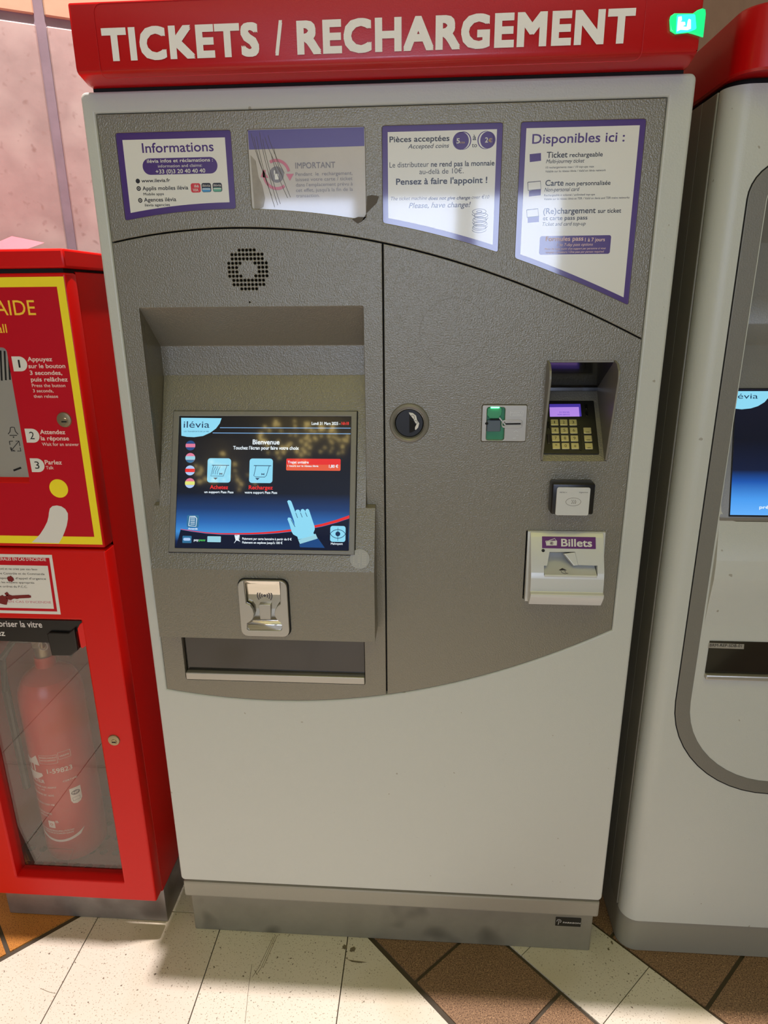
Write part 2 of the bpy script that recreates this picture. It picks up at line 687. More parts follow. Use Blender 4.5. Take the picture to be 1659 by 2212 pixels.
def xs(a, b, n=24):
    return [a + (b - a) * i / n for i in range(n + 1)]


# ================================================================== SETTING
def struct(name, me, material, parent=None):
    o = part(name, me, material, parent)
    if not parent:
        o['kind'] = 'structure'
    return o


def clip(poly, nx, ny, c):
    """keep the side where nx*x + ny*y <= c"""
    out = []
    for i in range(len(poly)):
        p, q_ = poly[i], poly[(i + 1) % len(poly)]
        dp, dq = nx * p[0] + ny * p[1] - c, nx * q_[0] + ny * q_[1] - c
        if dp <= 0:
            out.append(p)
        if (dp < 0 < dq) or (dq < 0 < dp):
            t = dp / (dp - dq)
            out.append((p[0] + (q_[0] - p[0]) * t, p[1] + (q_[1] - p[1]) * t))
    return out


floor = struct('floor', box(-6, 6, -8, 3.2, -0.06, -0.0065), 'terrazzo')
part('grout_bed', box(-2.105, 1.705, -2.35, 1.0, -0.0064, -0.0035), 'grout', floor)


def floor_tile(poly, material):
    area = abs(sum(poly[i][0] * poly[(i + 1) % len(poly)][1] - poly[(i + 1) % len(poly)][0] * poly[i][1] for i in range(len(poly)))) / 2 if len(poly) > 2 else 0
    if area < 0.0008:
        return
    cx = sum(p[0] for p in poly) / len(poly)
    cy = sum(p[1] for p in poly) / len(poly)
    # clean repeated points
    pl = []
    for p in poly:
        if not pl or math.hypot(p[0] - pl[-1][0], p[1] - pl[-1][1]) > 1e-4:
            pl.append(p)
    if math.hypot(pl[0][0] - pl[-1][0], pl[0][1] - pl[-1][1]) < 1e-4:
        pl.pop()
    if len(pl) < 3:
        return
    bm = bmesh.new()
    a = [bm.verts.new((x, y, -0.02)) for x, y in pl]
    b = [bm.verts.new((x, y, 0.0)) for x, y in pl]
    bm.faces.new(a[::-1])
    bm.faces.new(b)
    for i in range(len(pl)):
        j = (i + 1) % len(pl)
        bm.faces.new((a[i], a[j], b[j], b[i]))
    part('floor_tile', from_bm(bm), material, floor)


XA, XB, YA, YB = -2.1, 1.7, -2.3, 0.95
g = 0.0012
S2 = math.sqrt(2)
# pale slabs in the field between the two diagonal borders
for k in range(-5, 9):
    x0 = -0.6855 + 0.2965 * k
    y = 0.0715 - 0.593 * 4
    while y < YB:
        pl = [(x0 + g, y + g), (x0 + 0.2965 - g, y + g), (x0 + 0.2965 - g, y + 0.593 - g), (x0 + g, y + 0.593 - g)]
        pl = clip(pl, 1, 1, -0.0045 - 0.008 * S2)
        pl = clip(pl, -1, 1, 0.783 - 0.008 * S2)
        pl = clip(pl, 1, 0, XB)
        pl = clip(pl, -1, 0, -XA)
        floor_tile(pl, 'terrazzo')
        y += 0.593


def diag(s, t):
    """s = x + y, t = x - y"""
    return ((s + t) / 2, (s - t) / 2)


def band(s0, s1, t0, step, material, gs, gt, tmin, tmax, limit=None):
    t = t0
    while t - step > tmin:
        t -= step
    while t < tmax:
        pl = [diag(s0 + gs, t + gt), diag(s1 - gs, t + gt), diag(s1 - gs, t + step - gt), diag(s0 + gs, t + step - gt)]
        if limit:
            pl = clip(pl, *limit)
        pl = clip(pl, 1, 0, XB)
        pl = clip(pl, -1, 0, -XA)
        pl = clip(pl, 0, 1, YB)
        pl = clip(pl, 0, -1, -YA)
        floor_tile(pl, material)
        t += step


band(-0.0045, 0.299, 0.127, 0.306, 'brown', 0.006, 0.0055, -1.2, 3.6)
band(0.299, 0.571, 0.566, 0.281, 'terrazzo', 0.006, 0.0012, -1.2, 3.6)
band(0.571, 0.874, 0.433, 0.306, 'brown', 0.003, 0.0055, -1.2, 3.4)
band(0.874, 1.146, 0.5, 0.281, 'terrazzo', 0.006, 0.0012, -0.6, 3.0)
band(1.146, 1.46, 0.5, 0.306, 'brown', 0.006, 0.0055, 0.2, 2.6)
# orange tiles beyond the left border (rows run the other diagonal)
for k in range(-5, 3):
    s = -0.897 + 0.31 * k
    for j in range(3):
        t1 = -0.783 - 0.31 * j
        pl = [diag(s + .006, t1 - .008), diag(s + .31 - .006, t1 - .008), diag(s + .31 - .006, t1 - .31 + .006), diag(s + .006, t1 - .31 + .006)]
        pl = clip(pl, -1, 0, -XA)
        floor_tile(pl, 'orange')

# scuffs and dark smudges on the pale slabs
rs_ = random.Random(5)
FLR = Fr(0, 0)


def stain(loop, h=.00025):
    me = plate(loop, 0, h)
    # FACE plane is upright: lay it down on the floor
    for v in me.vertices:
        x, y, z = v.co
        v.co = (x, z, -y)
    me.flip_normals()
    return me


def blob(x, y, r_, n=16, st=1.0):
    return [(x + r_ * (1 + .3 * rs_.uniform(-1, 1)) * math.cos(2 * PI * i / n) * st, y + r_ * (1 + .3 * rs_.uniform(-1, 1)) * math.sin(2 * PI * i / n)) for i in range(n)]


for x, y, r_, st in ((*(-0.0970, 0.0055), .0055, 1.0), (*(-0.0783, 0.0011), .0065, 1.1), (*(0.5005, 0.0535), .004, .6), (*(0.4889, 0.0370), .003, .6)):
    part('floor_smudge', stain(blob(x, y, r_, 16, st)), 'smudge', floor)
part('floor_smudge', stain([(-0.0868, -0.0231), (-0.0713, -0.0248), (-0.0431, -0.0268), (-0.0606, -0.0295), (-0.0760, -0.0283)]), 'smudge', floor)
for l_ in ([(-0.2574, 0.0255), (-0.2712, -0.0532), (-0.2760, -0.0666)], [(-0.2534, 0.0246), (-0.2674, -0.0540)], [(-0.2616, 0.0206), (-0.2765, -0.0524), (-0.2850, -0.0749)], [(-0.2934, -0.0466), (-0.2876, -0.0954), (-0.2753, -0.1707)], [(-0.2850, -0.0593), (-0.2751, -0.0702)], [(-0.7258, -0.1275), (-0.7046, -0.1337), (-0.6881, -0.1361)]):
    part('floor_scratch', stain(stroke(l_, .0009)), 'smudge', floor)

# stone wall behind the machines, running away to the right
WT = math.radians(30)
WU, WN = Vector((math.cos(WT), math.sin(WT), 0)), Vector((math.sin(WT), -math.cos(WT), 0))
WO = Vector((-.745, .483, 0))
wm = Matrix(((WU.x, 0, WN.x, WO.x), (WU.y, 0, WN.y, WO.y), (0, 1, 0, 0), (0, 0, 0, 1)))
wb = box(-2.6, 4.4, 0, 4.2, -0.12, -0.006)
wb.transform(wm)
wall_back = struct('wall_back', wb, 'mortar')
for i in range(-2, 4):
    for j in range(-3, 4):
        z0 = 1.942 + 0.62 * j
        u0, u1 = i * 0.86 + 0.010, (i + 1) * 0.86 - 0.010
        zz0, zz1 = max(z0 + 0.009, 0.0), min(z0 + 0.62 - 0.009, 4.2)
        b_ = box(u0, u1, zz0, zz1, -0.012, 0.0, 0.0025, 1)
        b_.transform(wm)
        part('stone_panel', b_, 'stone' if (j < 0 and i < 1) else 'sand', wall_back)

struct('ceiling', box(-6, 6, -8, 3.2, 4.2, 4.3), 'ceilingm')
struct('wall_left', box(-6.12, -6, -8, 3.2, 0, 4.2), 'plaster')
struct('wall_right', box(6, 6.12, -8, 3.2, 0, 4.2), 'plaster')
wf = cut(box(-6, 6, -8.0, -7.85, 0, 4.2), [box(wx - ww / 2, wx + ww / 2, -8.1, -7.7, 1.5, 2.55) for wx, ww in ((-1.45, 1.12), (-0.10, 0.92), (1.10, 1.02))])
struct('wall_front', wf, 'plaster')

# unseen glowing beads added near the ceiling for golden specks in the sloping screen
rg = random.Random(11)
beads = []
for cx_, cy_, rx_, ry_, n_ in ((-1.22, -4.80, .46, .38, 75), (-2.25, -5.60, .36, .42, 32)):
    for i in range(n_):
        a_, q_ = rg.uniform(0, 2 * PI), math.sqrt(rg.random())
        x_, y_, z_ = cx_ + rx_ * q_ * math.cos(a_), cy_ + ry_ * q_ * math.sin(a_), 4.0 + rg.uniform(-.08, .08)
        s_ = rg.uniform(.007, .014)
        beads.append(box(x_ - s_, x_ + s_, y_ - s_, y_ + s_, z_ - s_, z_ + s_))
gld = part('reflection_beads', beads, 'glow_bead', None, 'unseen golden glowing beads added for the specks mirrored in the screen', 'stuff')
gld['category'] = 'light'

# ================================================================== TICKET MACHINE
tm = thing('ticket_machine', 'large light grey ticket machine with red TICKETS / RECHARGEMENT header and dark grey panel', 'ticket machine', (0, .27, 0))

part('chassis', box(-.440, .440, .115, .55, .128, 1.676, .004), 'body', tm)
part('plinth', [box(-.446, .446, .030, .53, 0.0, .1270, .003)], 'plinth', tm, 'dirty grey recessed plinth')
part('skirt', box(-.4485, .4485, .003, .115, .1265, .1685, .005), 'skirt', tm, 'grey strip below the door')

# light grey door with the opening for the dark grey panels
hole = [(-.4295, 1.6505), (.4130, 1.6505), (.4130, .8055)]
hole += [(x, bot_arc(x)) for x in xs(.409, -.4295, 30)]
door = shape([rrect(-.45, .1755, .45, 1.6798, .009), hole], -.114, 0.0, FACE, .004)
dr = part('door', door, 'body', tm)
part('door_backing', shape([rrect(-.444, .180, .444, 1.674, .008), rrect(-.415, .70, .405, 1.640, 0)], -.114, -.095), 'gap', tm)

# header panel (four poster windows)
def pbot(x):
    return top_arc(x) + .0275 + max(0, x + .05) * .026
POST = {1: (-.4030, -.2245), 2: (-.1992, -.0217), 3: (.0042, .1815), 4: (.2080, .3862)}
PT = 1.6243


def post_loop(a, b, top, off, inset=0.0):
    pts = [(b - inset, top - inset), (a + inset, top - inset)]
    pts += [(x, pbot(x) + off) for x in xs(a + inset, b - inset, 10)]
    return rpoly([pts[0], pts[1]] + pts[2:], .0035, 2)


hp = [(-.4285, 1.6495)] + [(x, top_arc(x) + .0012) for x in xs(-.4285, .4120, 30)] + [(.4120, 1.6495)]
part('header_panel', shape([hp] + [post_loop(a, b, PT, 0) for a, b in POST.values()], -.016, -.0004, FACE, .0011), 'grey', tm)
part('arc_gap', shape([[(x, top_arc(x) + .003) for x in xs(-.429, .4125, 30)] + [(x, top_arc(x) - .004) for x in xs(.4125, -.429, 30)]], -.02, -.010), 'gap', tm)

# left grey panel with speaker holes, screen recess, slot opening
rows = []
rr = [(-2, 2), (-4, 4), (-4, 4), None, 'b', 'b', None, (-4, 4), (-4, 4), (-2, 2)]
for i, r_ in enumerate(rr):
    if r_ is None:
        cs = [-5, -4, -3, -2, 2, 3, 4, 5]
    elif r_ == 'b':
        cs = [-5, -4, -3, 3, 4, 5]
    else:
        cs = list(range(r_[0], r_[1] + 1))
    for c_ in cs:
        rows.append((-.2119 + c_ * .00605, 1.4265 + (4.5 - i) * .00645))
lp = [(x, top_arc(x) - .0012) for x in xs(-.4285, .0022, 18)] + [(x, bot_arc(x) + .001) for x in xs(.0022, -.4285, 18)]
left_holes = [disc(u, v, .00225, 8) for u, v in rows] + [disc(-.2125, 1.3769, .0013, 8)]
left_holes.append(rpoly([(-.397, 1.3695), (-.0285, 1.3695), (-.0285, .798), (-.397, .798)], .002, 2))
left_holes.append(rpoly([(-.3885, .7905), (-.0375, .7905), (-.0375, .6765), (-.3885, .6765)], .004, 3))
part('left_panel', shape([lp] + left_holes, -.016, -.0004, FACE, .0009), 'grey', tm)
part('speaker_backing', box(-.25, -.175, .018, .022, 1.375, 1.46), 'gap', tm)
part('centre_gap', box(.0005, .0060, .012, .018, .657, 1.463), 'gap', tm)

# right grey panel with its openings
rp = [(x, top_arc(x) - .0012) for x in xs(.0048, .4120, 18)] + [(.4120, .8060)] + [(x, bot_arc(x) + .001) for x in xs(.4085, .0048, 18)]
rh = [disc(.0452, 1.1800, .0246, 32),
      rrect(*(0.1658, 1.1501), *(0.2394, 1.2124), .003),
      rrect(.2672, 1.118, .3752, 1.283, .002),
      rpoly([(0.2499, 0.9937), (0.3821, 0.9939), (0.3878, 0.8657), (0.2501, 0.8632)], .002, 2)]
part('right_panel', shape([rp] + rh, -.016, -.0004, FACE, .0009), 'grey', tm)
ring_ = disc(.1163, 1.3265, .0545, 48)
part('scratch_ring', shape([ring_, disc(.1163, 1.3265, .0541, 48)], -.0004, -.0002), 'dust', tm, 'faint circular scratch')

# --- screen hood: inside faces of the recess
def quad(*ps):
    bm = bmesh.new()
    bm.faces.new([bm.verts.new(p) for p in ps])
    me = D.meshes.new('m')
    bm.to_mesh(me)
    bm.free()
    return me


part('screen_hood', [prism([(.0022, 1.3695), (.074, 1.304), (.0735, 1.249), (.10, 1.249), (.10, 1.376), (.0022, 1.376)], -.402, -.0235, .0006, 1),
                     prism([(0.0022, 1.376), (.10, 1.376), (.10, .80), (.0022, .80)], -.4025, -.3970, .0006, 1),
                     prism([(0.0022, 1.376), (.10, 1.376), (.10, .80), (.0022, .80)], -.0285, -.0230, .0006, 1)], 'grey', tm)
# sloping console carrying the screen, and the box below it
part('screen_console', prism([(-.0116, 1.034), (.0733, 1.2535), (.098, 1.2535), (.098, .80), (-.0116, .80)], -.3969, -.0286, .0008, 1), 'grey', tm)
cr_out = [(-0.2500, 0.9150), (-0.1639, 0.9157), (-0.1659, 0.8082), (-0.2533, 0.8069)]
c0, c1 = (cr_out[0][0] + cr_out[3][0]) / 2, (cr_out[1][0] + cr_out[2][0]) / 2
d0, d1 = (cr_out[2][1] + cr_out[3][1]) / 2, (cr_out[0][1] + cr_out[1][1]) / 2
lowbox = cut(prism([(-.052, .9315), (-.0113, 1.0350), (-.001, 1.0385), (-.001, .797), (-.052, .797)], -.4066, -.0128, 0), [box(c0 + .006, c1 - .006, -.06, -.038, d0 + .004, d1 - .003)])
scr_out = [(-0.3764, 0.2810), (-0.0466, 0.2794), (-0.0471, 0.0303), (-0.3736, 0.0300)]
su0, su1 = (scr_out[0][0] + scr_out[3][0]) / 2, (scr_out[1][0] + scr_out[2][0]) / 2
sv0, sv1 = (scr_out[2][1] + scr_out[3][1]) / 2, (scr_out[0][1] + scr_out[1][1]) / 2
scr_in = [(-0.3660, 0.2714), (-0.0575, 0.2709), (-0.0568, 0.0381), (-0.3620, 0.0363)]
iu0, iu1 = (scr_in[0][0] + scr_in[3][0]) / 2, (scr_in[1][0] + scr_in[2][0]) / 2
iv0, iv1 = (scr_in[2][1] + scr_in[3][1]) / 2, (scr_in[0][1] + scr_in[1][1]) / 2
part('console_box', lowbox, 'grey', tm)
part('bezel_groove', shape([rrect(su0 - .0012, sv0 - .0012, su1 + .0012, sv1 + .0012, .001)], .0005, .0012, TILT), 'gap', tm)
bz = part('screen_bezel', shape([rrect(su0, sv0, su1, sv1, .001), rrect(iu0, iv0, iu1, iv1, .001)], .0011, .0048, TILT, .0012), 'greyrim', tm)
scr = part('screen', shape([rrect(iu0 - .001, iv0 - .001, iu1 + .001, iv1 + .001, 0)], .0008, .0016, TILT), 'screen', tm, 'lit touch screen with a dark blue welcome page')
WS = .0018


def sc_part(name, meshes, m_, label=None):
    return part(name, meshes, m_, scr, label)


sc_part('logo_corner', shape([[(-0.3614, 0.2683), (-0.2882, 0.2677), (-0.2911, 0.2586), (-0.2976, 0.2495), (-0.3079, 0.2417), (-0.3208, 0.2359), (-0.3365, 0.2337), (-0.3497, 0.2342), (-0.3598, 0.2362)]], WS - .0002, WS, TILT), 's_cyan')
sc_part('logo_lettering', [txt('ilévia', -0.3563, -0.3095, 0.2506, 0.2622, WS, TILT),
                           txt('LES TRANSPORTS DE LA MEL', -0.3553, -0.3095, 0.2428, 0.2449, WS, TILT)], 's_ink')
sc_part('header_line', shape([stroke([(-0.2906, 0.2508), (-0.0581, 0.2509)], .0012)], WS - .0002, WS, TILT), 's_line')
sc_part('header_line', shape([stroke([(-0.3034, 0.2414), (-0.0579, 0.2409)], .0012)], WS - .0002, WS, TILT), 's_line')
sc_part('welcome_lettering', [txt('Lundi 31 Mars 2025 -', -0.1269, -0.0763, 0.2563, 0.2616, WS, TILT, BD),
                              txt('Bienvenue', -0.2310, -0.1830, 0.2213, 0.2300, WS, TILT, BD),
                              txt("Touchez l'écran pour faire votre choix", -0.2656, -0.1485, 0.2121, 0.2183, WS, TILT, BD),
                              txt('un support Pass Pass', -0.3149, -0.2628, 0.1345, 0.1387, WS, TILT, BD),
                              txt('votre support Pass Pass', -0.2428, -0.1849, 0.1344, 0.1387, WS, TILT, BD),
                              txt('Amende', -0.3420, -0.3250, 0.0698, 0.0732, WS, TILT, BD),
                              txt('Malvoyant', -0.0886, -0.0678, 0.0472, 0.0508, WS, TILT, BD),
                              txt('Paiement par carte bancaire à partir de 0 €', -0.2448, -0.1575, 0.0534, 0.0574, WS, TILT, BD),
                              txt("Paiement en espèces jusqu'à 100 €", -0.2446, -0.1734, 0.0468, 0.0508, WS, TILT, BD),
                              txt('pay', -0.3311, -0.3225, 0.0498, 0.0539, WS, TILT, BD)], 's_white')
sc_part('time_lettering', [txt('16h18', -0.0743, -0.0613, 0.2565, 0.2618, WS, TILT, BD),
                           txt('Achetez', -0.3052, -0.2726, 0.1417, 0.1487, WS, TILT, BD),
                           txt('Rechargez', -0.2357, -0.1931, 0.1419, 0.1489, WS, TILT, BD)], 's_red')
sc_part('card_lettering', txt('pass', -0.3225, -0.3103, 0.0499, 0.0540, WS, TILT, BD, IT), 's_green')
fl = [((294, 328), ['s_blue', 's_pink', 's_blue']), ((293, 413), ['s_pink', 's_teal', 's_doc']), ((291, 499), ['s_lite', 's_red', 's_lite']), ((290, 586), ['s_pink', 's_yellow', 's_lite'])]
fpos = [(-0.3428, 0.2187), (-0.3424, 0.1966), (-0.3421, 0.1744), (-0.3416, 0.1519)]
for (fu, fv), (_, cs) in zip(fpos, fl):
    fo = sc_part('flag_button', shape([disc(fu, fv, .0088, 24)], WS - .0002, WS, TILT), cs[0])
    R_ = .0088
    mid = [(R_ * math.cos(a), R_ * math.sin(a)) for a in [-.36, -.18, 0, .18, .36]] + [(-R_ * math.cos(a), R_ * math.sin(a)) for a in [.36, .18, 0, -.18, -.36]]
    part('flag_stripe', shape([[(fu + x, fv + y) for x, y in mid]], WS, WS + .0001, TILT), cs[1], scr)
    low = [(R_ * math.cos(a), R_ * math.sin(a)) for a in [PI + .4 + (PI - .8) * i / 8 for i in range(9)]]
    part('flag_stripe', shape([[(fu + x, fv + y) for x, y in low]], WS, WS + .0001, TILT), cs[2], scr)
bq = [(-0.3108, 0.1533), (-0.2688, 0.1963), (-0.2355, 0.1532), (-0.1940, 0.1963)]
for (p0, p1), kind in (((bq[0], bq[1]), 0), ((bq[2], bq[3]), 1)):
    sc_part('touch_button', shape([rrect(*p0, *p1, .005)], WS - .0002, WS, TILT), 's_cyan')
    cu, cv = (p0[0] + p1[0]) / 2, (p0[1] + p1[1]) / 2
    gl = [shape([stroke([(cu - .013, cv + .009), (cu + .018, cv + .009)], .0012)], WS, WS + .0001, TILT),
          shape([[(cu - .010, cv - .013), (cu - .002, cv - .013), (cu - .006, cv - .0165)]], WS, WS + .0001, TILT)]
    tk = [(cu - .010, cv + .009), (cu - .0145, cv - .010), (cu + .008, cv - .010), (cu + .014, cv + .009)] if kind == 0 else \
        [(cu - .009, cv + .009), (cu - .0125, cv - .009), (cu - .009, cv - .011), (cu + .007, cv - .011), (cu + .010, cv - .008), (cu + .0145, cv + .009)]
    gl.append(shape([stroke(tk, .0009)], WS, WS + .0001, TILT))
    gl.append(shape([[(cu + .001, cv - .004), (cu + .001, cv - .008), (cu + .0035, cv - .0063), (cu + .006, cv - .008), (cu + .006, cv - .004), (cu + .0035, cv - .0057)]], WS, WS + .0001, TILT))
    if kind == 0:
        for q_ in range(3):
            gl.append(shape([stroke([(cu - .006 + .004 * q_, cv + .007), (cu - .010 + .004 * q_, cv - .001), (cu - .011 + .004 * q_, cv - .007)], .0007)], WS, WS + .0001, TILT))
    sc_part('button_drawing', gl, 's_ink')
rb = [(-0.1702, 0.1758), (-0.0744, 0.1966)]
sc_part('fare_button', shape([rrect(*rb[0], *rb[1], .002)], WS - .0002, WS, TILT), 's_orange')
sc_part('fare_button_shade', shape([rrect(rb[0][0], (rb[0][1] + rb[1][1]) / 2, *rb[1], .002)], WS, WS + .0001, TILT), 's_red')
sc_part('fare_lettering', [txt('Trajet unitaire', -0.1677, -0.1305, 0.1881, 0.1926, WS + .0002, TILT, BD),
                           txt('1 heure sur le réseau ilévia', -0.1676, -0.1132, 0.1822, 0.1854, WS + .0002, TILT, BD),
                           txt('1,80 €', -0.0947, -0.0786, 0.1810, 0.1862, WS + .0002, TILT, BD)], 's_white')
ap = [(-0.3556, 0.0704), (-0.3362, 0.0676), (-0.3100, 0.0646), (-0.2840, 0.0632), (-0.2580, 0.0634), (-0.2322, 0.0642), (-0.2065, 0.0656), (-0.1809, 0.0680), (-0.1553, 0.0714), (-0.1299, 0.0756), (-0.1046, 0.0809), (-0.0793, 0.0881), (-0.0574, 0.0959)]
up = [(u, v + .0004 + .0022 * i / 12) for i, (u, v) in enumerate(ap)]
dn = [(u, v - .0004 - .0022 * i / 12) for i, (u, v) in enumerate(ap)]
sc_part('picture_curve', shape([up + dn[::-1]], WS - .0002, WS, TILT), 's_red')
lowp = [(u, v - .0010 - .0022 * i / 12) for i, (u, v) in enumerate(ap)]
sc_part('picture_foot', shape([lowp + [(iu1 - .0012, iv0 + .0006), (iu0 + .0012, iv0 + .0006)]], WS - .00018, WS - .00012, TILT), 's_navy')
hand = [(-0.1668, 0.1215), (-0.1648, 0.1235), (-0.1612, 0.1231), (-0.1591, 0.1205), (-0.1520, 0.1029), (-0.1511, 0.1064), (-0.1475, 0.1075), (-0.1444, 0.1060), (-0.1433, 0.1025), (-0.1419, 0.1075), (-0.1388, 0.1086), (-0.1357, 0.1066), (-0.1346, 0.1036), (-0.1337, 0.1076), (-0.1307, 0.1089), (-0.1281, 0.1072), (-0.1177, 0.0782), (-0.1171, 0.0732), (-0.1195, 0.0669), (-0.1169, 0.0631), (-0.1458, 0.0551), (-0.1474, 0.0601), (-0.1547, 0.0638), (-0.1578, 0.0688), (-0.1620, 0.0819), (-0.1655, 0.0900), (-0.1646, 0.0931), (-0.1610, 0.0931), (-0.1584, 0.0906), (-0.1525, 0.0790), (-0.1537, 0.0866)]
sc_part('hand_picture', shape([hand], WS + .0002, WS + .0003, TILT), 's_cyan')
sc_part('hand_lines', [shape([stroke(l_, .0009)], WS + .0003, WS + .0004, TILT) for l_ in ([(-0.1515, 0.1018), (-0.1477, 0.0928)], [(-0.1430, 0.1019), (-0.1395, 0.0939)], [(-0.1344, 0.1026), (-0.1309, 0.0950)], [(-0.1596, 0.0901), (-0.1519, 0.0770)])], 's_ink')
sc_part('hand_cuff', shape([[(-0.1457, 0.0544), (-0.1157, 0.0657), (-0.1117, 0.0574), (-0.1425, 0.0476)]], WS + .0002, WS + .0003, TILT), 's_teal')
sc_part('hand_sleeve', shape([[(-0.1440, 0.0468), (-0.1112, 0.0579), (-0.0991, 0.0415), (-0.1424, 0.0418)]], WS, WS + .0001, TILT), 's_blue')
sc_part('help_button', [shape([rrect(*(-0.3447, 0.0736), *(-0.3233, 0.0954), .003)], WS - .0002, WS, TILT)], 's_doc')
dcx = [(-0.3412, 0.0765), (-0.3396, 0.0931), (-0.3305, 0.0932), (-0.3270, 0.0894), (-0.3281, 0.0756)]
sc_part('document_picture', [shape([stroke(dcx + [dcx[0]], .0011)], WS, WS + .0001, TILT)] + [shape([stroke([(dcx[0][0] + .003, dcx[0][1] + .003 + .003 * i), (dcx[4][0] - .002, dcx[0][1] + .003 + .003 * i)], .0010)], WS, WS + .0001, TILT) for i in range(5)], 's_white')
eb = [(-0.0900, 0.0522), (-0.0634, 0.0797)]
sc_part('sight_button', shape([rrect(*eb[0], *eb[1], .004)], WS, WS + .0001, TILT), 's_cyan')
ex, ey = (eb[0][0] + eb[1][0]) / 2, (eb[0][1] + eb[1][1]) / 2
sc_part('eye_picture', [shape([stroke(arc(ex, ey - .008, .0155, 32, 148), .0010)], WS + .0001, WS + .0002, TILT),
                        shape([stroke(arc(ex, ey + .008, .0155, 212, 328), .0010)], WS + .0001, WS + .0002, TILT),
                        shape([disc(ex, ey, .0042, 20)], WS + .0001, WS + .0002, TILT),
                        shape([stroke([(ex, ey + .011), (ex, ey - .012)], .0007)], WS + .0001, WS + .0002, TILT)], 's_ink')
sc_part('payment_card', shape([rrect(*(-0.3516, 0.0462), *(-0.3353, 0.0587), .001)], WS, WS + .0001, TILT), 's_doc')
sc_part('payment_card_mark', shape([rrect(*(-0.3500, 0.0503), *(-0.3371, 0.0551), .003)], WS + .0001, WS + .0002, TILT), 's_lite')
sc_part('payment_card', shape([rrect(*(-0.3069, 0.0484), *(-0.2828, 0.0587), .001)], WS, WS + .0001, TILT), 's_teal')
pc = [(-0.2580, 0.0611), (-0.2502, 0.0612), (-0.2500, 0.0536), (-0.2473, 0.0498), (-0.2524, 0.0464), (-0.2586, 0.0476), (-0.2556, 0.0522)]
sc_part('payment_hand', shape([stroke(pc + [pc[0]], .0016)], WS, WS + .0001, TILT), 's_white')

sq = (-0.0379, 0.0234)
part('touch_mark', shape([disc(sq[0], sq[1], .0172, 32)], .0006, .0014, TILT, .0003), 'touchdisc', tm, 'round metal disc with raised dots')
dots = []
for i in range(-4, 6):
    for j in range(-4, 5):
        if (i in (-4,) and abs(j) < 4) or (-4 < i < -1 and abs(j) == 3) or i == 0 or (i in (2, 3, 4) and abs(j) < 4) or (i == -1 and abs(j) < 3):
            dots.append(lathe([(.0007, 0), (.0006, .0004), (0, .0006)], sq[0] + i * .0026, sq[1] + j * .0030, Fr(TILT.O.y + TILT.W.y * .0013, TILT.O.z + TILT.W.z * .0013, .124, .32), 6))
part('braille_dots', dots, 'print_white', tm, kind='stuff')

# --- card reader on the console box
part('card_reader_gap', shape([rrect(c0 - .0018, d0 - .0015, c1 + .0022, d1 + .0015, .013), rrect(c0 + .003, d0 + .003, c1 - .003, d1 - .003, .01)], .0002, .0010, BOXF), 'gap', tm)
rec = [(-0.2395, 0.9143), (-0.1765, 0.9148), (-0.1780, 0.8718), (-0.1834, 0.8673), (-0.1878, 0.8607), (-0.1895, 0.8528), (-0.1879, 0.8450), (-0.1838, 0.8389), (-0.1777, 0.8342), (-0.1779, 0.8232), (-0.1805, 0.8196), (-0.2382, 0.8185), (-0.2411, 0.8215), (-0.2403, 0.8326), (-0.2336, 0.8372), (-0.2287, 0.8439), (-0.2265, 0.8519), (-0.2280, 0.8606), (-0.2323, 0.8675), (-0.2393, 0.8712)]
crd = part('card_reader', shape([rrect(c0, d0, c1, d1, .012), rec], .0008, .0078, BOXF, .0009), 'satin', tm, 'silver contactless card reader')
part('reader_tray', prism([(-.0570, d1 - .002), (-.0520, d1 - .010), (-.0500, d1 - .030), (-.0500, d0 + .050), (-.0530, d0 + .028), (-.0575, d0 + .022), (-.0575, d0 + .006), (-.0440, d0 + .006), (-.0440, d1 - .002)], c0 + .008, c1 - .008, .001, 2), 'chrome', tm, 'polished recess of the card reader')
part('reader_rest', shape([rpoly([(-0.2177, 0.8676), (-0.1966, 0.8681), (-0.1981, 0.8394), (-0.2169, 0.8390)], .001, 2)], -.0030, .0035, BOXF, .0008), 'satin', tm)
ic = (-0.2076, 0.8827)
RDR = Fr(-.0475, 0)
wv = [shape([disc(ic[0], ic[1], .0024, 12)], .0025, .0028, RDR)]
for k in (1, 2, 3):
    for s_ in (0, 180):
        wv.append(shape([stroke(arc(ic[0], ic[1], .0016 + .0038 * k, s_ - 38, s_ + 38, 8), .0021)], .0025, .0028, RDR))
part('contactless_mark', wv, 'greyink', tm)

# --- ticket tray below the box
tr0 = (-.3885, .6765, -.0375, .765)
part('tray_back', box(-.392, -.034, .045, .055, .66, .81), 'black_plastic', tm)
part('tray_flap', shape([rrect(-.3865, .692, -.0395, .789, .001)], -.014, -.010), 'smoke', tm, 'smoked flap of the ticket tray')
part('tray_lip', shape([rrect(-.3875, .6775, -.0385, .6925, .002)], -.012, .0010, FACE, .0018), 'satin', tm, 'silver lip of the ticket tray')

# --- posters
def poster(k, sheet, border, inner, label):
    a, b = POST[k]
    o = part('poster', shape([post_loop(a, b, PT, 0.0)], -.006, -.0028), border, tm, label)
    if sheet:
        part('poster_sheet', shape([inner], -.0027, -.0025), sheet, o)
    return o


def bottom_in(a, b, d):
    return [(b - d, PT - d), (a + d, PT - d)] + [(x, pbot(x) + d) for x in xs(a + d, b - d, 10)]


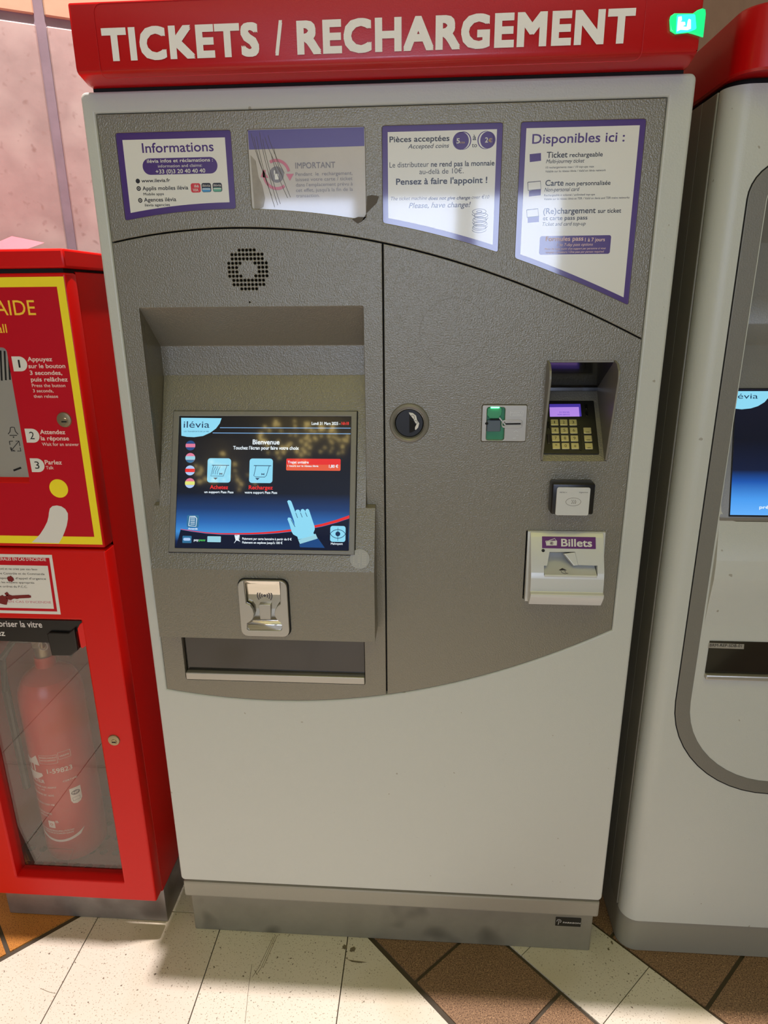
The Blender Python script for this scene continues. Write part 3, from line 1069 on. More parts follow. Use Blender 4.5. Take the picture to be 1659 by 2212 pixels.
W = -.0025
p1 = poster(1, 'sheet', 'purple', bottom_in(*POST[1], .0095), 'purple framed Informations notice')
part('lettering', txt('Informations', -0.3641, -0.2526, 1.5965, 1.6098, W, FACE, .012), 'purple', p1)
pb = [(-0.3662, 1.5660), (-0.2486, 1.5888)]
part('notice_pill', shape([rrect(*pb[0], *pb[1], .012, 6)], W, W + .0001), 'purple', p1)
part('lettering', [txt('ilévia infos et réclamations :', -0.3584, -0.2551, 1.5826, 1.5874, W + .0002, FACE, .014),
                   txt('information and claims:', -0.3418, -0.2727, 1.5758, 1.5798, W + .0002),
                   txt('+33 (0)3 20 40 40 40', -0.3463, -0.2683, 1.5675, 1.5731, W + .0002, FACE, .014)], 'print_white', p1)
part('lettering', [txt('www.ilevia.fr', -0.3705, -0.3250, 1.5556, 1.5605, W, FACE, .016),
                   txt('Applis mobiles ilévia', -0.3702, -0.2975, 1.5444, 1.5500, W, FACE, .014),
                   txt('Mobile apps', -0.3695, -0.3370, 1.5371, 1.5409, W, FACE, .01),
                   txt('Agences ilévia', -0.3697, -0.3183, 1.5282, 1.5338, W, FACE, .014),
                   txt('ilevia agencies', -0.3694, -0.3290, 1.5215, 1.5254, W, FACE, .01)] +
     [shape([disc(u, v, .0034, 16)], W, W + .0001) for u, v in [(-0.3763, 1.5577), (-0.3762, 1.5472), (-0.3758, 1.5303)]], 'ink', p1)
part('bullet_mark', [shape([disc(u, v, .0018, 10), disc(u, v, .0012, 10)], W + .0001, W + .0002) for u, v in [(-0.3762, 1.5472), (-0.3758, 1.5303)]], 'print_white', p1)
for q0, q1, mm in (((-0.2932, 1.5398), (-0.2778, 1.5529), 'icon_red'), ((-0.2763, 1.5400), (-0.2612, 1.5530), 'ink'), ((-0.2588, 1.5401), (-0.2441, 1.5529), 'ink')):
    part('app_icon', shape([rrect(*q0, *q1, .003)], W, W + .0001), mm, p1)
part('app_icon_colour', shape([rrect(*(-0.2757, 1.5405), *(-0.2623, 1.5460), .002)], W + .0001, W + .0002), 'icon_blue', p1)
part('app_icon_colour', shape([rrect(*(-0.2582, 1.5406), *(-0.2452, 1.5462), .002)], W + .0001, W + .0002), 'icon_green', p1)
part('app_icon_band', [shape([stroke([(-0.2753, 1.5446), (-0.2625, 1.5443)], .0012)], W + .0002, W + .0003), shape([stroke([(-0.2578, 1.5447), (-0.2454, 1.5445)], .0012)], W + .0002, W + .0003)], 'sheet', p1)
part('lettering', [txt('ilé', -0.2876, -0.2805, 1.5470, 1.5509, W + .0002, FACE, .01), txt('VIA', -0.2903, -0.2816, 1.5415, 1.5454, W + .0002, FACE, .01),
                   txt('ilévia', -0.2747, -0.2625, 1.5477, 1.5510, W + .0002), txt('ilévia', -0.2573, -0.2454, 1.5479, 1.5511, W + .0002)], 'print_white', p1)

p2 = poster(2, None, 'fade_paper', None, 'faded scratched IMPORTANT notice')
part('poster_band', shape([[(POST[2][0] + .001, 1.5975), (POST[2][1] - .001, 1.5985), (POST[2][1] - .001, PT - .001), (POST[2][0] + .001, PT - .001)]], -.0027, -.0025), 'fade_purple', p2)
part('lettering', [txt('IMPORTANT', -0.1285, -0.0674, 1.5700, 1.5782, W, FACE, .012),
                   txt('Pendant  le  rechargement,', -0.1287, -0.0416, 1.5600, 1.5648, W),
                   txt('laissez votre carte / ticket', -0.1288, -0.0416, 1.5526, 1.5574, W),
                   txt("dans l'emplacement prévu à", -0.1289, -0.0415, 1.5452, 1.5500, W),
                   txt("cet effet, jusqu'à la fin de la", -0.1290, -0.0414, 1.5377, 1.5426, W),
                   txt('transaction.', -0.1289, -0.0927, 1.5300, 1.5348, W)], 'fade_ink', p2)
cc = (-0.1579, 1.5625)
part('arrow_ring', [shape([stroke(arc(*cc, .0195, 118, 12, 16), .0042)], W, W + .0001), shape([stroke(arc(*cc, .0195, -55, -200, 16), .0042)], W, W + .0001),
                    shape([[(cc[0] + .0145, cc[1] + .0005), (cc[0] + .0265, cc[1] + .0005), (cc[0] + .020, cc[1] - .009)]], W, W + .0001),
                    shape([[(cc[0] - .0125, cc[1] - .0045), (cc[0] - .025, cc[1] - .003), (cc[0] - .0205, cc[1] + .0065)]], W, W + .0001)], 'fade_pink', p2)
part('hand_disc', shape([disc(*cc, .0112, 28)], W, W + .0001), 'fade_ink', p2)
part('hand_picture', [shape([rrect(cc[0] - .003, cc[1] - .007, cc[0] + .003, cc[1] + .001, .001)], W + .0001, W + .0002),
                      shape([rrect(cc[0] - .004, cc[1] - .001, cc[0] - .0022, cc[1] + .006, .0008)], W + .0001, W + .0002)], 'sheet', p2)
scs = []
for i in range(9):
    x_ = -.193 + i * .0042 + random.uniform(-.001, .001)
    y0_, y1_ = 1.621 - random.uniform(0, .012) - (i > 6) * .02, 1.515 + random.uniform(0, .05)
    scs.append(shape([stroke([(x_ + .022 * (t ** 1.3), y0_ + (y1_ - y0_) * t) for t in [j / 8 for j in range(9)]], .0006)], W + .0001, W + .0002))
part('scratch_lines', scs, 'scratch', p2, kind='stuff')
part('dirt_patch', shape([[(-.1965, 1.590), (-.189, 1.582), (-.186, 1.560), (-.181, 1.548), (-.178, 1.530), (-.181, 1.518), (-.188, 1.5145), (-.1955, 1.5148)]], W, W + .0001), 'dirt_film', p2)
part('glue_residue', shape([[(-0.0198, 1.5295), (-0.0124, 1.5312), (-0.0013, 1.5291), (-0.0046, 1.5200), (-0.0154, 1.5105), (-0.0208, 1.5057), (-0.0290, 1.4936), (-0.0349, 1.4912), (-0.0437, 1.4975), (-0.0342, 1.5006), (-0.0214, 1.5004), (-0.0206, 1.5130)]], -.0004, -.0001), 'scratch', tm, 'grey glue stain beside the notice')

p3 = poster(3, 'sheet', 'purple', bottom_in(*POST[3], .0082), 'purple framed accepted coins notice')
part('lettering', [txt('Pièces acceptées', 0.0150, 0.1039, 1.6023, 1.6100, W, FACE, .016),
                   txt('Accepted coins', 0.0425, 0.1036, 1.5934, 1.5993, W, FACE, .004, IT),
                   txt('à', 0.1382, 0.1433, 1.6025, 1.6098, W, FACE, .01),
                   txt('to', 0.1372, 0.1448, 1.5931, 1.5989, W, FACE, .004),
                   txt('Le distributeur', 0.0148, 0.0739, 1.5684, 1.5756, W),
                   txt('ne rend pas la monnaie', 0.0770, 0.1714, 1.5681, 1.5753, W, FACE, .016),
                   txt('au-delà de 10€.', 0.0598, 0.1262, 1.5586, 1.5655, W),
                   txt("Pensez à faire l'appoint !", 0.0246, 0.1616, 1.5446, 1.5532, W, FACE, BD)], 'ink', p3)
part('lettering', [txt('The ticket machine', 0.0166, 0.0715, 1.5233, 1.5281, W, FACE, 0, IT),
                   txt('does not give change', 0.0739, 0.1370, 1.5227, 1.5275, W, FACE, .02, IT),
                   txt('over €10', 0.1391, 0.1655, 1.5232, 1.5280, W, FACE, 0, IT),
                   txt('Please, have change!', 0.0440, 0.1379, 1.5119, 1.5193, W, FACE, .012, IT)], 'greyink', p3)
k1, k2 = (0.1207, 1.6020), (0.1605, 1.6022)
part('coin_mark', shape([disc(*k1, .0165 * .72, 32)], W, W + .0001), 'purple', p3)
part('coin_mark', shape([disc(k1[0] + .0035, k1[1] + .0002, .0120, 32), disc(k1[0] + .0025, k1[1], .0114, 32)], W, W + .0001), 'purple', p3)
part('coin_mark', shape([disc(*k2, .0112, 32)], W, W + .0001), 'purple', p3)
part('coin_mark', shape([disc(k2[0] - .0033, k2[1], .0120, 32), disc(k2[0] - .0023, k2[1], .0114, 32)], W, W + .0001), 'purple', p3)
part('lettering', [txt('5', 0.1144, 0.1193, 1.5987, 1.6054, W + .0002, FACE, .016), txt('2', 0.1563, 0.1609, 1.5989, 1.6056, W + .0002, FACE, .016)], 'print_white', p3)
part('lettering', [txt('cts', 0.1195, 0.1266, 1.5986, 1.6016, W + .0002), txt('€', 0.1613, 0.1667, 1.5992, 1.6041, W + .0002, FACE, .016)], 'gold_print', p3)
kp = [(0.1511, 1.5053), (0.1539, 1.4997), (0.1520, 1.4936), (0.1533, 1.4878), (0.1519, 1.4827)]
cn = []
for i, (u, v) in enumerate(kp):
    cn.append(shape([disc(u, v, .0108, 24, .0042), disc(u, v, .0099, 24, .0034)], W, W + .0001))
    cn.append(shape([stroke(arc(u, v - .0028, .0108, 180, 360, 12, .0042), .0008)], W, W + .0001))
cn.append(shape([disc(*kp[0], .0045, 16, .0018), disc(*kp[0], .0032, 16, .0010)], W, W + .0001))
part('coin_stack_drawing', cn, 'greyink', p3)

p4 = poster(4, 'sheet', 'purple', bottom_in(*POST[4], .0080), 'purple framed Disponibles ici notice')
part('lettering', txt('Disponibles ici :', 0.2252, 0.3583, 1.5957, 1.6084, W, FACE, .012), 'purple', p4)
part('lettering', [txt('Ticket', 0.2475, 0.2779, 1.5765, 1.5845, W, FACE, .014),
                   txt('rechargeable', 0.2809, 0.3288, 1.5769, 1.5828, W, FACE, .014),
                   txt('Multi-journey ticket', 0.2472, 0.3030, 1.5694, 1.5745, W, FACE, .006, IT),
                   txt('10 rechargements max / 10 top-ups max', 0.2469, 0.3175, 1.5625, 1.5652, W, FACE, .004, .1),
                   txt('Valable sur le réseau ilévia / Valid on ilévia network', 0.2470, 0.3350, 1.5572, 1.5599, W, FACE, .004, .1),
                   txt('Carte', 0.2479, 0.2748, 1.5389, 1.5468, W, FACE, .014),
                   txt('non personnalisée', 0.2779, 0.3435, 1.5386, 1.5446, W, FACE, .014),
                   txt('Non-personal card', 0.2471, 0.2987, 1.5312, 1.5364, W, FACE, .006, IT),
                   txt('Rechargeable à volonté / unlimited top-ups', 0.2470, 0.3220, 1.5248, 1.5276, W, FACE, .004, .1),
                   txt('Valable sur le réseau ilévia et TER / Valid on ilevia and TER trains networks', 0.2473, 0.3729, 1.5196, 1.5224, W, FACE, .004, .1),
                   txt('(Re)chargement', 0.2472, 0.3251, 1.5003, 1.5083, W, FACE, .014),
                   txt('sur ticket', 0.3284, 0.3627, 1.5003, 1.5064, W, FACE, .014),
                   txt('et carte pass pass', 0.2472, 0.3136, 1.4916, 1.4974, W, FACE, .012),
                   txt('Ticket and card top-up', 0.2472, 0.3115, 1.4836, 1.4888, W, FACE, .004, IT)], 'ink', p4)
part('notice_pill', shape([rrect(*(0.2445, 1.4427), *(0.3512, 1.4692), .003)], W, W + .0001), 'purple', p4)
part('lettering', [txt('Formules pass', 0.2535, 0.3099, 1.4620, 1.4683, W + .0002, FACE, .012),
                   txt('1 à 7 jours', 0.3125, 0.3422, 1.4607, 1.4659, W + .0002, FACE, .012),
                   txt('1 to 7-day pass options', 0.2709, 0.3249, 1.4547, 1.4586, W + .0002, FACE, 0, IT),
                   txt("Merci de vous munir d'un support par personne si vous", 0.2525, 0.3445, 1.4495, 1.4523, W + .0002, FACE, 0, IT),
                   txt('voyagez à plusieurs / One pass per person required', 0.2546, 0.3423, 1.4448, 1.4476, W + .0002, FACE, 0, IT)], 'pale_pink', p4)
part('ticket_picture', shape([[(0.2225, 1.5821), (0.2390, 1.5833), (0.2397, 1.5730), (0.2233, 1.5715)]], W, W + .0001), 'purple', p4)
for dy in (0, 1):
    o0 = [(0.2218, 1.5444), (0.2406, 1.5456), (0.2418, 1.5346), (0.2229, 1.5333)] if dy == 0 else [(0.2224, 1.5064), (0.2390, 1.5078), (0.2407, 1.4975), (0.2235, 1.4961)]
    o1 = [(0.2243, 1.5326), (0.2420, 1.5351), (0.2420, 1.5263), (0.2247, 1.5248)] if dy == 0 else [(0.2242, 1.4958), (0.2412, 1.4980), (0.2417, 1.4893), (0.2249, 1.4883)]
    part('card_picture', shape([o1], W, W + .0001), 'purple', p4)
    part('card_picture', shape([stroke(o0 + [o0[0]], .0010)], W + .0001, W + .0002), 'greyink', p4)

# --- round push socket (coin return)
lu, lv = (0.0455, 1.1813)
part('socket_collar', lathe([(.0240, -.030), (.0240, -.004), (.0262, .0018), (.0290, .0036), (.0318, .0024), (.0335, -.0004), (.0335, -.006)], lu, lv, FACE, 48), 'greyrim', tm)
part('socket', [lathe([(.0, -.0010), (.0225, -.0010), (.0237, -.0025), (.0237, -.030)], lu, lv, FACE, 40)], 'black_plastic', tm, 'round black socket')
part('socket_recess', shape([arc(lu - .001, lv, .0165, 86, -86, 14)], -.0010, -.0007, FACE), 'gap', tm)
swh = [(0.0446, 1.1994), (0.0513, 1.1984), (0.0567, 1.1940), (0.0588, 1.1863), (0.0622, 1.1809), (0.0604, 1.1739), (0.0568, 1.1700), (0.0550, 1.1704), (0.0553, 1.1747), (0.0576, 1.1793), (0.0537, 1.1848), (0.0526, 1.1879), (0.0483, 1.1933), (0.0460, 1.1963)]
part('socket_reflection', shape([swh], -.0007, .0002, FACE, .0002), 'print_white', tm, 'white S-shaped reflection drawn on the socket')  # reflection on the black socket, shaped as a flat white piece
part('socket_bosses', [shape([disc(*(0.0510, 1.1906), .0035, 16, .0045), disc(*(0.0510, 1.1906), .0029, 16, .0039)], .0002, .0005, FACE), shape([disc(*(0.0563, 1.1829), .0032, 16), disc(*(0.0563, 1.1829), .0026, 16)], .0002, .0005, FACE)], 'black_plastic', tm)

# --- coin slot unit
cq = [(0.1659, 1.2117), (0.2390, 1.2118), (0.2399, 1.1514), (0.1662, 1.1507)]
cu0, cu1 = (cq[0][0] + cq[3][0]) / 2, (cq[1][0] + cq[2][0]) / 2
cv0, cv1 = (cq[2][1] + cq[3][1]) / 2, (cq[0][1] + cq[1][1]) / 2
gq = [(0.1740, 1.2084), (0.2036, 1.2084), (0.2039, 1.1527), (0.1738, 1.1525)]
gu0, gu1 = (gq[0][0] + gq[3][0]) / 2, (gq[1][0] + gq[2][0]) / 2
gv0, gv1 = (gq[2][1] + gq[3][1]) / 2, (gq[0][1] + gq[1][1]) / 2
part('coin_unit_gap', box(.160, .245, .016, .030, 1.145, 1.218), 'gap', tm)
cun = part('coin_plate', shape([rrect(cu0, cv0, cu1, cv1, .003), rrect(gu0, gv0, gu1, gv1, .004)], -.012, .0010, FACE, .0009), 'satin', tm, 'silver coin slot plate')
part('coin_chute', box(gu0 - .001, gu1 + .001, .009, .012, gv0 - .001, gv1 + .001), 'greenlit', cun)
part('upper_flap', shape([rpoly([(0.1747, 1.2065), (0.1966, 1.2078), (0.1985, 1.2058), (0.1984, 1.1951), (0.1953, 1.1928), (0.1965, 1.1895), (0.1780, 1.1894), (0.1767, 1.1928), (0.1742, 1.1943)], .0015, 3)], -.009, -.001, FACE, .001), 'greenlit', cun, 'green lit upper coin flap')
part('lower_flap', shape([rrect(*(0.1746, 1.1672), *(0.1975, 1.1864), .002)], -.009, -.0015, FACE, .001), 'greyplastic', cun, 'blue grey lower coin flap')
sl = [(0.1700, 1.1805), (0.1737, 1.1851), (0.2024, 1.1852), (0.2296, 1.1856), (0.2323, 1.1825), (0.2315, 1.1776), (0.2045, 1.1736), (0.2013, 1.1767), (0.1964, 1.1852)]
cs0, cs1 = (0.2044, 1.1806), (0.2301, 1.1810)
part('slot_rim', [shape([rrect(cs0[0] - .006, cs0[1] - .0065, cs1[0] + .003, cs1[1] + .0065, .005), rrect(cs0[0] - .004, cs0[1] - .003, cs1[0] + .001, cs1[1] + .003, .002)], .0008, .0022, FACE, .0006),
                  shape([stroke([(0.1946, 1.1910), (0.2034, 1.1806), (0.2055, 1.1783)], .0022)], .0004, .0018, FACE)], 'satin', cun)
part('slot_opening', [shape([stroke([cs0, cs1], .0026)], .0009, .0013, FACE), shape([disc(*(0.1741, 1.1813), .0028, 14, .0022)], .0009, .0013, FACE),
                      shape([stroke([(0.1796, 1.1877), (0.1966, 1.1878), (0.2034, 1.1809)], .0022)], -.001, -.0002, FACE)], 'gap', cun)
part('light_strip', shape([rrect(*(0.1799, 1.2068), *(0.1939, 1.2088), .0004)], -.001, .0008, FACE), 'ledstrip', cun, 'bright green light strip')
em = [(0.2118, 1.1937), (0.2332, 1.2028)]
part('raised_lettering', [shape([rrect(*em[0], *em[1], .001), rrect(em[0][0] + .0006, em[0][1] + .0006, em[1][0] - .0006, em[1][1] - .0006, .0006)], .0008, .0013, FACE),
                      txt('INSERT', 0.2131, 0.2319, 1.1982, 1.2007, .001), txt('COINS', 0.2163, 0.2306, 1.1947, 1.1972, .001),
                      shape([stroke([(0.2182, 1.1566), (0.2235, 1.1571)], .0008)], .001, .0013), shape([stroke([(0.2235, 1.1618), (0.2270, 1.1618)], .0008)], .001, .0013),
                      shape([stroke([(0.2191, 1.1675), (0.2228, 1.1695), (0.2260, 1.1675)], .0008)], .001, .0013)], 'silver_plastic', cun)

# --- PIN pad under its hood
kx0, kx1 = .2662, .3758
hood = [prism([(.0, 1.2835), (-.018, 1.2800), (-.031, 1.270), (-.034, 1.258), (-.002, 1.120), (.10, 1.120), (.13, 1.2835)], kx0, kx0 + .0038, .0006, 1),
        prism([(.0, 1.2835), (-.018, 1.2800), (-.031, 1.270), (-.034, 1.258), (-.002, 1.120), (.10, 1.120), (.13, 1.2835)], kx1 - .0038, kx1, .0006, 1),
        box(kx0, kx1, .001, .13, 1.2800, 1.2845, .0006, 1)]
part('keypad_hood', hood, 'greyrim', tm)
part('hood_lining', [prism([(.002, 1.2800), (.092, 1.2290), (.0915, 1.2225), (.13, 1.2225), (.13, 1.2800)], kx0 + .003, kx1 - .003, .0006, 1)], 'black_gloss', tm, 'shiny black lining of the hood')
part('keypad_base', prism([(-.0005, 1.1175), (.100, 1.2290), (.13, 1.2290), (.13, 1.1175)], kx0, kx1, .0005, 1), 'grey', tm)
kb = [(0.2759, 0.0126), (0.3639, 0.0138), (0.3630, 0.1182)]
kpad = part('keypad', shape([rrect(kx0 + .0030, kb[0][1], kb[1][0], kb[2][1], .002)], .0003, .0032, KEYS, .0008), 'black_plastic', tm, 'black PIN keypad with lit display')
part('display_frame', shape([rpoly([(0.2872, 0.1106), (0.3403, 0.1111), (0.3403, 0.0858), (0.2864, 0.0849)], .001, 2)], .0030, .0036, KEYS), 'lcd_edge', kpad)
part('display', shape([[(0.2869, 0.1040), (0.3370, 0.1046), (0.3368, 0.0855), (0.2866, 0.0849)]], .0036, .0038, KEYS), 'lcd', kpad, 'lit lilac display')
part('display_text', [txt('31/03/25', 0.3031, 0.3201, 0.0926, 0.0950, .0038, KEYS), txt('HORS SERVICE', 0.2998, 0.3203, 0.0877, 0.0903, .0038, KEYS)], 'lcd_edge', kpad)
kq = [(0.2870, 0.0668), (0.2987, 0.0780), (0.2877, 0.0212), (0.2986, 0.0310), (0.3193, 0.0669), (0.3300, 0.0781), (0.3186, 0.0214), (0.3304, 0.0311), (0.3408, 0.0216), (0.3533, 0.0313), (0.3413, 0.0519), (0.3531, 0.0612)]
ky = [(0.2924, 0.0724), (0.2923, 0.0563), (0.2928, 0.0409), (0.2931, 0.0261)]
kxs = [(0.2931, 0.0261), (0.3086, 0.0262), (0.3244, 0.0263), (0.3472, 0.0265)]
kw = .0135
names = [['1', '2', '3'], ['4', '5', '6'], ['7', '8', '9'], ['*', '0', '#']]
keycap = None
for r_ in range(4):
    for c_ in range(4):
        if c_ == 3 and r_ == 0:
            continue
        u, v = kxs[c_][0], ky[r_][1]
        ko = part('key', shape([rrect(u - .0068, v - .0062, u + .0068, v + .0062, .0014)], .0030, .0062, KEYS, .0011), 'key', kpad)
        if c_ < 3:
            sw_ = .0007 if names[r_][c_] == '1' else .0018
            part('key_symbol', txt(names[r_][c_], u - sw_, u + sw_, v - .0026, v + .0026, .0062, KEYS), 'black', kpad)
        else:
            part('key_symbol', shape([stroke([(u - .003, v - .0035), (u + .003, v - .0035)], .0008)], .0062, .0064, KEYS), 'black', kpad)
for a_, b_ in (((0.3477, 0.1001), (0.3518, 0.1097)), ((0.3473, 0.0856), (0.3516, 0.0953)), ((0.2789, 0.0308), (0.2850, 0.0499)), ((0.2801, 0.0591), (0.2846, 0.0750))):
    part('side_button', shape([rrect(*a_, *b_, .0012)], .0030, .0046, KEYS, .0007), 'black_gloss', kpad)
sw = [(0.3347, 0.0687), (0.3342, 0.0187)]
part('swipe_groove', shape([rrect(sw[1][0] - .0022, sw[1][1], sw[1][0] + .0022, sw[0][1], .002), rrect(sw[1][0] - .0010, sw[1][1] + .001, sw[1][0] + .0010, sw[0][1] - .001, .001)], .0031, .0042, KEYS), 'black', kpad)

# --- contactless payment reader
nb = part('contactless_terminal', box(.2836, .3540, -.0290, -.0002, 1.0330, 1.0868, .0035, 3), 'black_plastic', tm, 'black contactless bank card terminal')
nq = [(0.2915, 1.0321), (0.3455, 1.0807)]
nq2 = [(0.2908, 1.0801), (0.3461, 1.0328)]
nu0, nu1 = (nq[0][0] + nq2[0][0]) / 2, (nq[1][0] + nq2[1][0]) / 2
part('terminal_plate', shape([rrect(nu0, nq[0][1], nu1, nq[1][1], .0035)], -.001, .0010, NFC, .0008), 'silver_plastic', nb)
ccx = (0.3193, 1.0559)
part('terminal_mark', [shape([disc(*ccx, .0125, 28, .0072), disc(*ccx, .0120, 28, .0067)], .0010, .0012, NFC)] +
     [shape([stroke(arc(ccx[0] - .006 + .0028 * k, ccx[1], .0045, -50, 50, 8), .0007)], .0010, .0012, NFC) for k in range(3)], 'dust', nb)
part('terminal_text', [txt('METRO 4', 0.2960, 0.3076, 1.0710, 1.0731, .0011, NFC), txt('ingenico', 0.3274, 0.3418, 1.0716, 1.0737, .0011, NFC, 0, IT)], 'greyink', nb)

# --- banknote slot
bx0, bx1 = .2520, .3830
prof = [(.012, .9935), (-.0040, .9925), (-.0100, .9860), (-.0360, .9300), (-.0385, .9200), (-.0400, .8965), (-.0470, .8945), (-.0470, .8890), (-.0330, .8690), (.012, .8690)]
note_shell = prism(prof, bx0 + .0040, bx1 - .0030, .0006, 1)
th = [(0.2880, 0.0361), (0.3313, 0.0368), (0.3362, 0.0144), (0.3686, 0.0139), (0.3683, -0.0038), (0.2783, -0.0043), (0.2784, 0.0121), (0.2836, 0.0124)]
cutter = plate(th, -.070, .02, BILL)
cutter2 = plate(th, -.070, .02, BILL)
note_shell = cut(note_shell, [cutter])
bn = part('banknote_slot', note_shell, 'silver_plastic', tm, 'silver banknote slot with Billets sticker')
part('slot_base', cut(prism([(.0, .9940), (-.003, .9930), (-.016, .885), (-.014, .866), (.0, .866)], bx0, bx1 + .001, 0), [cutter2]), 'silver_plastic', bn)
part('slot_opening_gap', shape([[(0.2499, 0.9937), (0.3821, 0.9939), (0.3878, 0.8657), (0.2501, 0.8632)]], -.030, -.017, FACE), 'gap', tm)
tv = [(0.2783, -0.0043), (0.3681, -0.0038), (0.2869, 0.0336)]
A0, A1 = BILL.pt(tv[0][0], tv[0][1]), BILL.pt(tv[1][0], tv[1][1])
part('note_ramp', prism([(A0.y - .0006, A0.z - .003), (A0.y - .0006, A0.z + .001), (A0.y + .017, A0.z + .0085), (A0.y + .040, A0.z + .0185), (A0.y + .050, A0.z + .026), (A0.y + .050, A0.z - .003)], tv[0][0] + .0006, tv[1][0] - .0006, .0006, 1), 'silver_plastic', bn)
dg = [(0.3132, 0.0335), (0.3294, 0.0132), (0.3370, 0.0142), (0.3317, 0.0364)]
part('throat_wedge', shape([dg], -.014, -.002, BILL, .0008), 'silver_plastic', bn)
st = [(0.2754, 0.0422), (0.3662, 0.0436), (0.3666, 0.0626), (0.2758, 0.0614)]
part('note_sticker', shape([rrect(st[0][0], st[0][1], st[1][0], st[2][1], .0006)], .0001, .0005, BILL), 'violet', bn)
n0 = [(0.2815, 0.0548), (0.3005, 0.0551), (0.3004, 0.0467), (0.2831, 0.0464)]
n1 = [(0.2810, 0.0531), (0.2970, 0.0593), (0.2992, 0.0556)]
nc = (0.2917, 0.0508)
part('note_drawing', [shape([stroke(n0 + [n0[0]], .0010)], .0005, .0007, BILL), shape([stroke([n1[0], n1[1], n1[2]], .0009)], .0005, .0007, BILL),
                      shape([disc(*nc, .0032, 16)], .0005, .0007, BILL)], 'print_white', bn)
part('lettering', txt('Billets', 0.3077, 0.3599, 0.0457, 0.0589, .0005, BILL, BD), 'print_white', bn)
part('note_drawing_core', txt('€', nc[0] - .0016, nc[0] + .0016, nc[1] - .002, nc[1] + .002, .0007, BILL), 'violet', bn)
part('status_lamp', lathe([(0, .0008), (.0024, .0006), (.0032, -.0004)], *(0.2772, 0.0382), BILL, 16), 'black_gloss', bn)
aw = [(0.3043, 0.0200), (0.3113, 0.0146), (0.3081, 0.0139), (0.3107, 0.0062), (0.3151, 0.0052), (0.3112, 0.0012), (0.3041, 0.0061), (0.3012, 0.0152), (0.2977, 0.0154)]
rampf = Fr(A0.y - .0006, A0.z + .0012, .0176, .0075)
ox = (tv[0][0] + tv[1][0]) / 2
am = shape([stroke([(ox - .012 + a_ * .8, .005 + b_ * .8) for a_, b_ in ((0, .014), (.008, .008), (.004, .008), (.005, .001), (.010, -.001), (.004, -.003), (-.003, .001), (-.004, .008), (-.008, .008), (0, .014))], .0007)], .0002, .0004, rampf)
part('ramp_arrow', am, 'greyink', bn)

# --- maker's badge on the plinth
bq_ = [(0.3664, 0.0693), (0.4209, 0.0929)]
bd = part('maker_badge', shape([rrect(*bq_[0], *bq_[1], .0006)], 0.0, .0012, PLN, .0004), 'black_plastic', tm, 'small dark badge reading PARKEON')
part('lettering', [txt('PARKEON', 0.3823, 0.4195, 0.0777, 0.0817, .0012, PLN, .006), shape([stroke(arc(*(0.3735, 0.0831), .0045, -60, 200, 12), .0009)], .0012, .0014, PLN),
                   shape([stroke([(0.3722, 0.0730), (0.3738, 0.0851)], .0009)], .0012, .0014, PLN)], 'print_white', bd)

# --- red header box
hd = part('header_box', prism([(-.040, 1.7790), (-.040, 1.6975), (-.0370, 1.6925), (-.006, 1.6845), (.54, 1.6845), (.54, 1.7790)], -.4325, .4350, .0035, 2), 'red', tm, 'glossy red header box')
part('header_gap', box(-.430, .432, .004, .52, 1.679, 1.6860), 'gap', tm)
hs = [(-0.3899, 1.6841), (0.3558, 1.7391)]
ho = [(-0.3979, 1.7698), (-0.3909, 1.6847), (0.3606, 1.6851), (0.3590, 1.7650)]
part('header_film', shape([rrect(ho[0][0] + .002, ho[1][1], ho[2][0], 1.7760, .012, 5), rrect(ho[0][0] + .0028, ho[1][1] + .0008, ho[2][0] - .0008, 1.7752, .011, 5)], .0001, .0005, HEAD), 'red', hd)
hb = [(-0.3749, 1.7060), (0.3425, 1.7056), (-0.3879, 1.7463), (-0.1636, 1.7052), (-0.1413, 1.7037), (-0.1297, 1.7469), (-0.1101, 1.7064), (0.3475, 1.7459), (-0.3512, 1.7059), (-0.3528, 1.7458)]
zb_, zt_ = (hb[0][1] + hb[1][1]) / 2, (hb[2][1] + hb[7][1]) / 2
part('lettering', [txt('TICKETS', hb[2][0], hb[3][0], zb_, zt_, .0002, HEAD, .045, 0, .0003),
                   txt('/', (hb[4][0] + hb[3][0] * 0), hb[5][0], zb_ + .0005, zt_ + .001, .0002, HEAD, .03, 0, .0003),
                   txt('RECHARGEMENT', hb[6][0], hb[7][0], zb_, zt_, .0002, HEAD, .045, 0, .0003)], 'header_white', hd, 'large white lettering on the header')
# green lit disabled-access lamp on the header corner
gl_ = [(0.3919, 1.7304), (0.3926, 1.7347), (0.3969, 1.7374), (0.4209, 1.7366), (0.4262, 1.7401), (0.4326, 1.7419), (0.4365, 1.7404), (0.4377, 1.7354), (0.4378, 1.7093), (0.4247, 1.7133), (0.4178, 1.7150), (0.4013, 1.7140), (0.3942, 1.7179)]
lmp = part('status_light', shape([gl_], .0, .004, HEAD, .0012), 'ledgreen', tm, 'bright green lamp on the right end of the header')
part('light_core', shape([rpoly([(0.4000, 1.7352), (0.4236, 1.7351), (0.4274, 1.7183), (0.4194, 1.7157), (0.4013, 1.7140)], .002, 3)], .0038, .0046, HEAD), 'ledcyan', lmp)
wf_ = [(0.4020, 1.7326), (0.4061, 1.7332), (0.4072, 1.7288), (0.4056, 1.7270), (0.4114, 1.7265), (0.4123, 1.7232), (0.4087, 1.7218), (0.4142, 1.7209), (0.4149, 1.7282), (0.4160, 1.7300), (0.4186, 1.7288), (0.4199, 1.7186), (0.4159, 1.7172), (0.4067, 1.7179), (0.4023, 1.7162), (0.4019, 1.7264)]
part('light_figure', shape([wf_], .0046, .0052, HEAD), 'ledwhite', lmp)

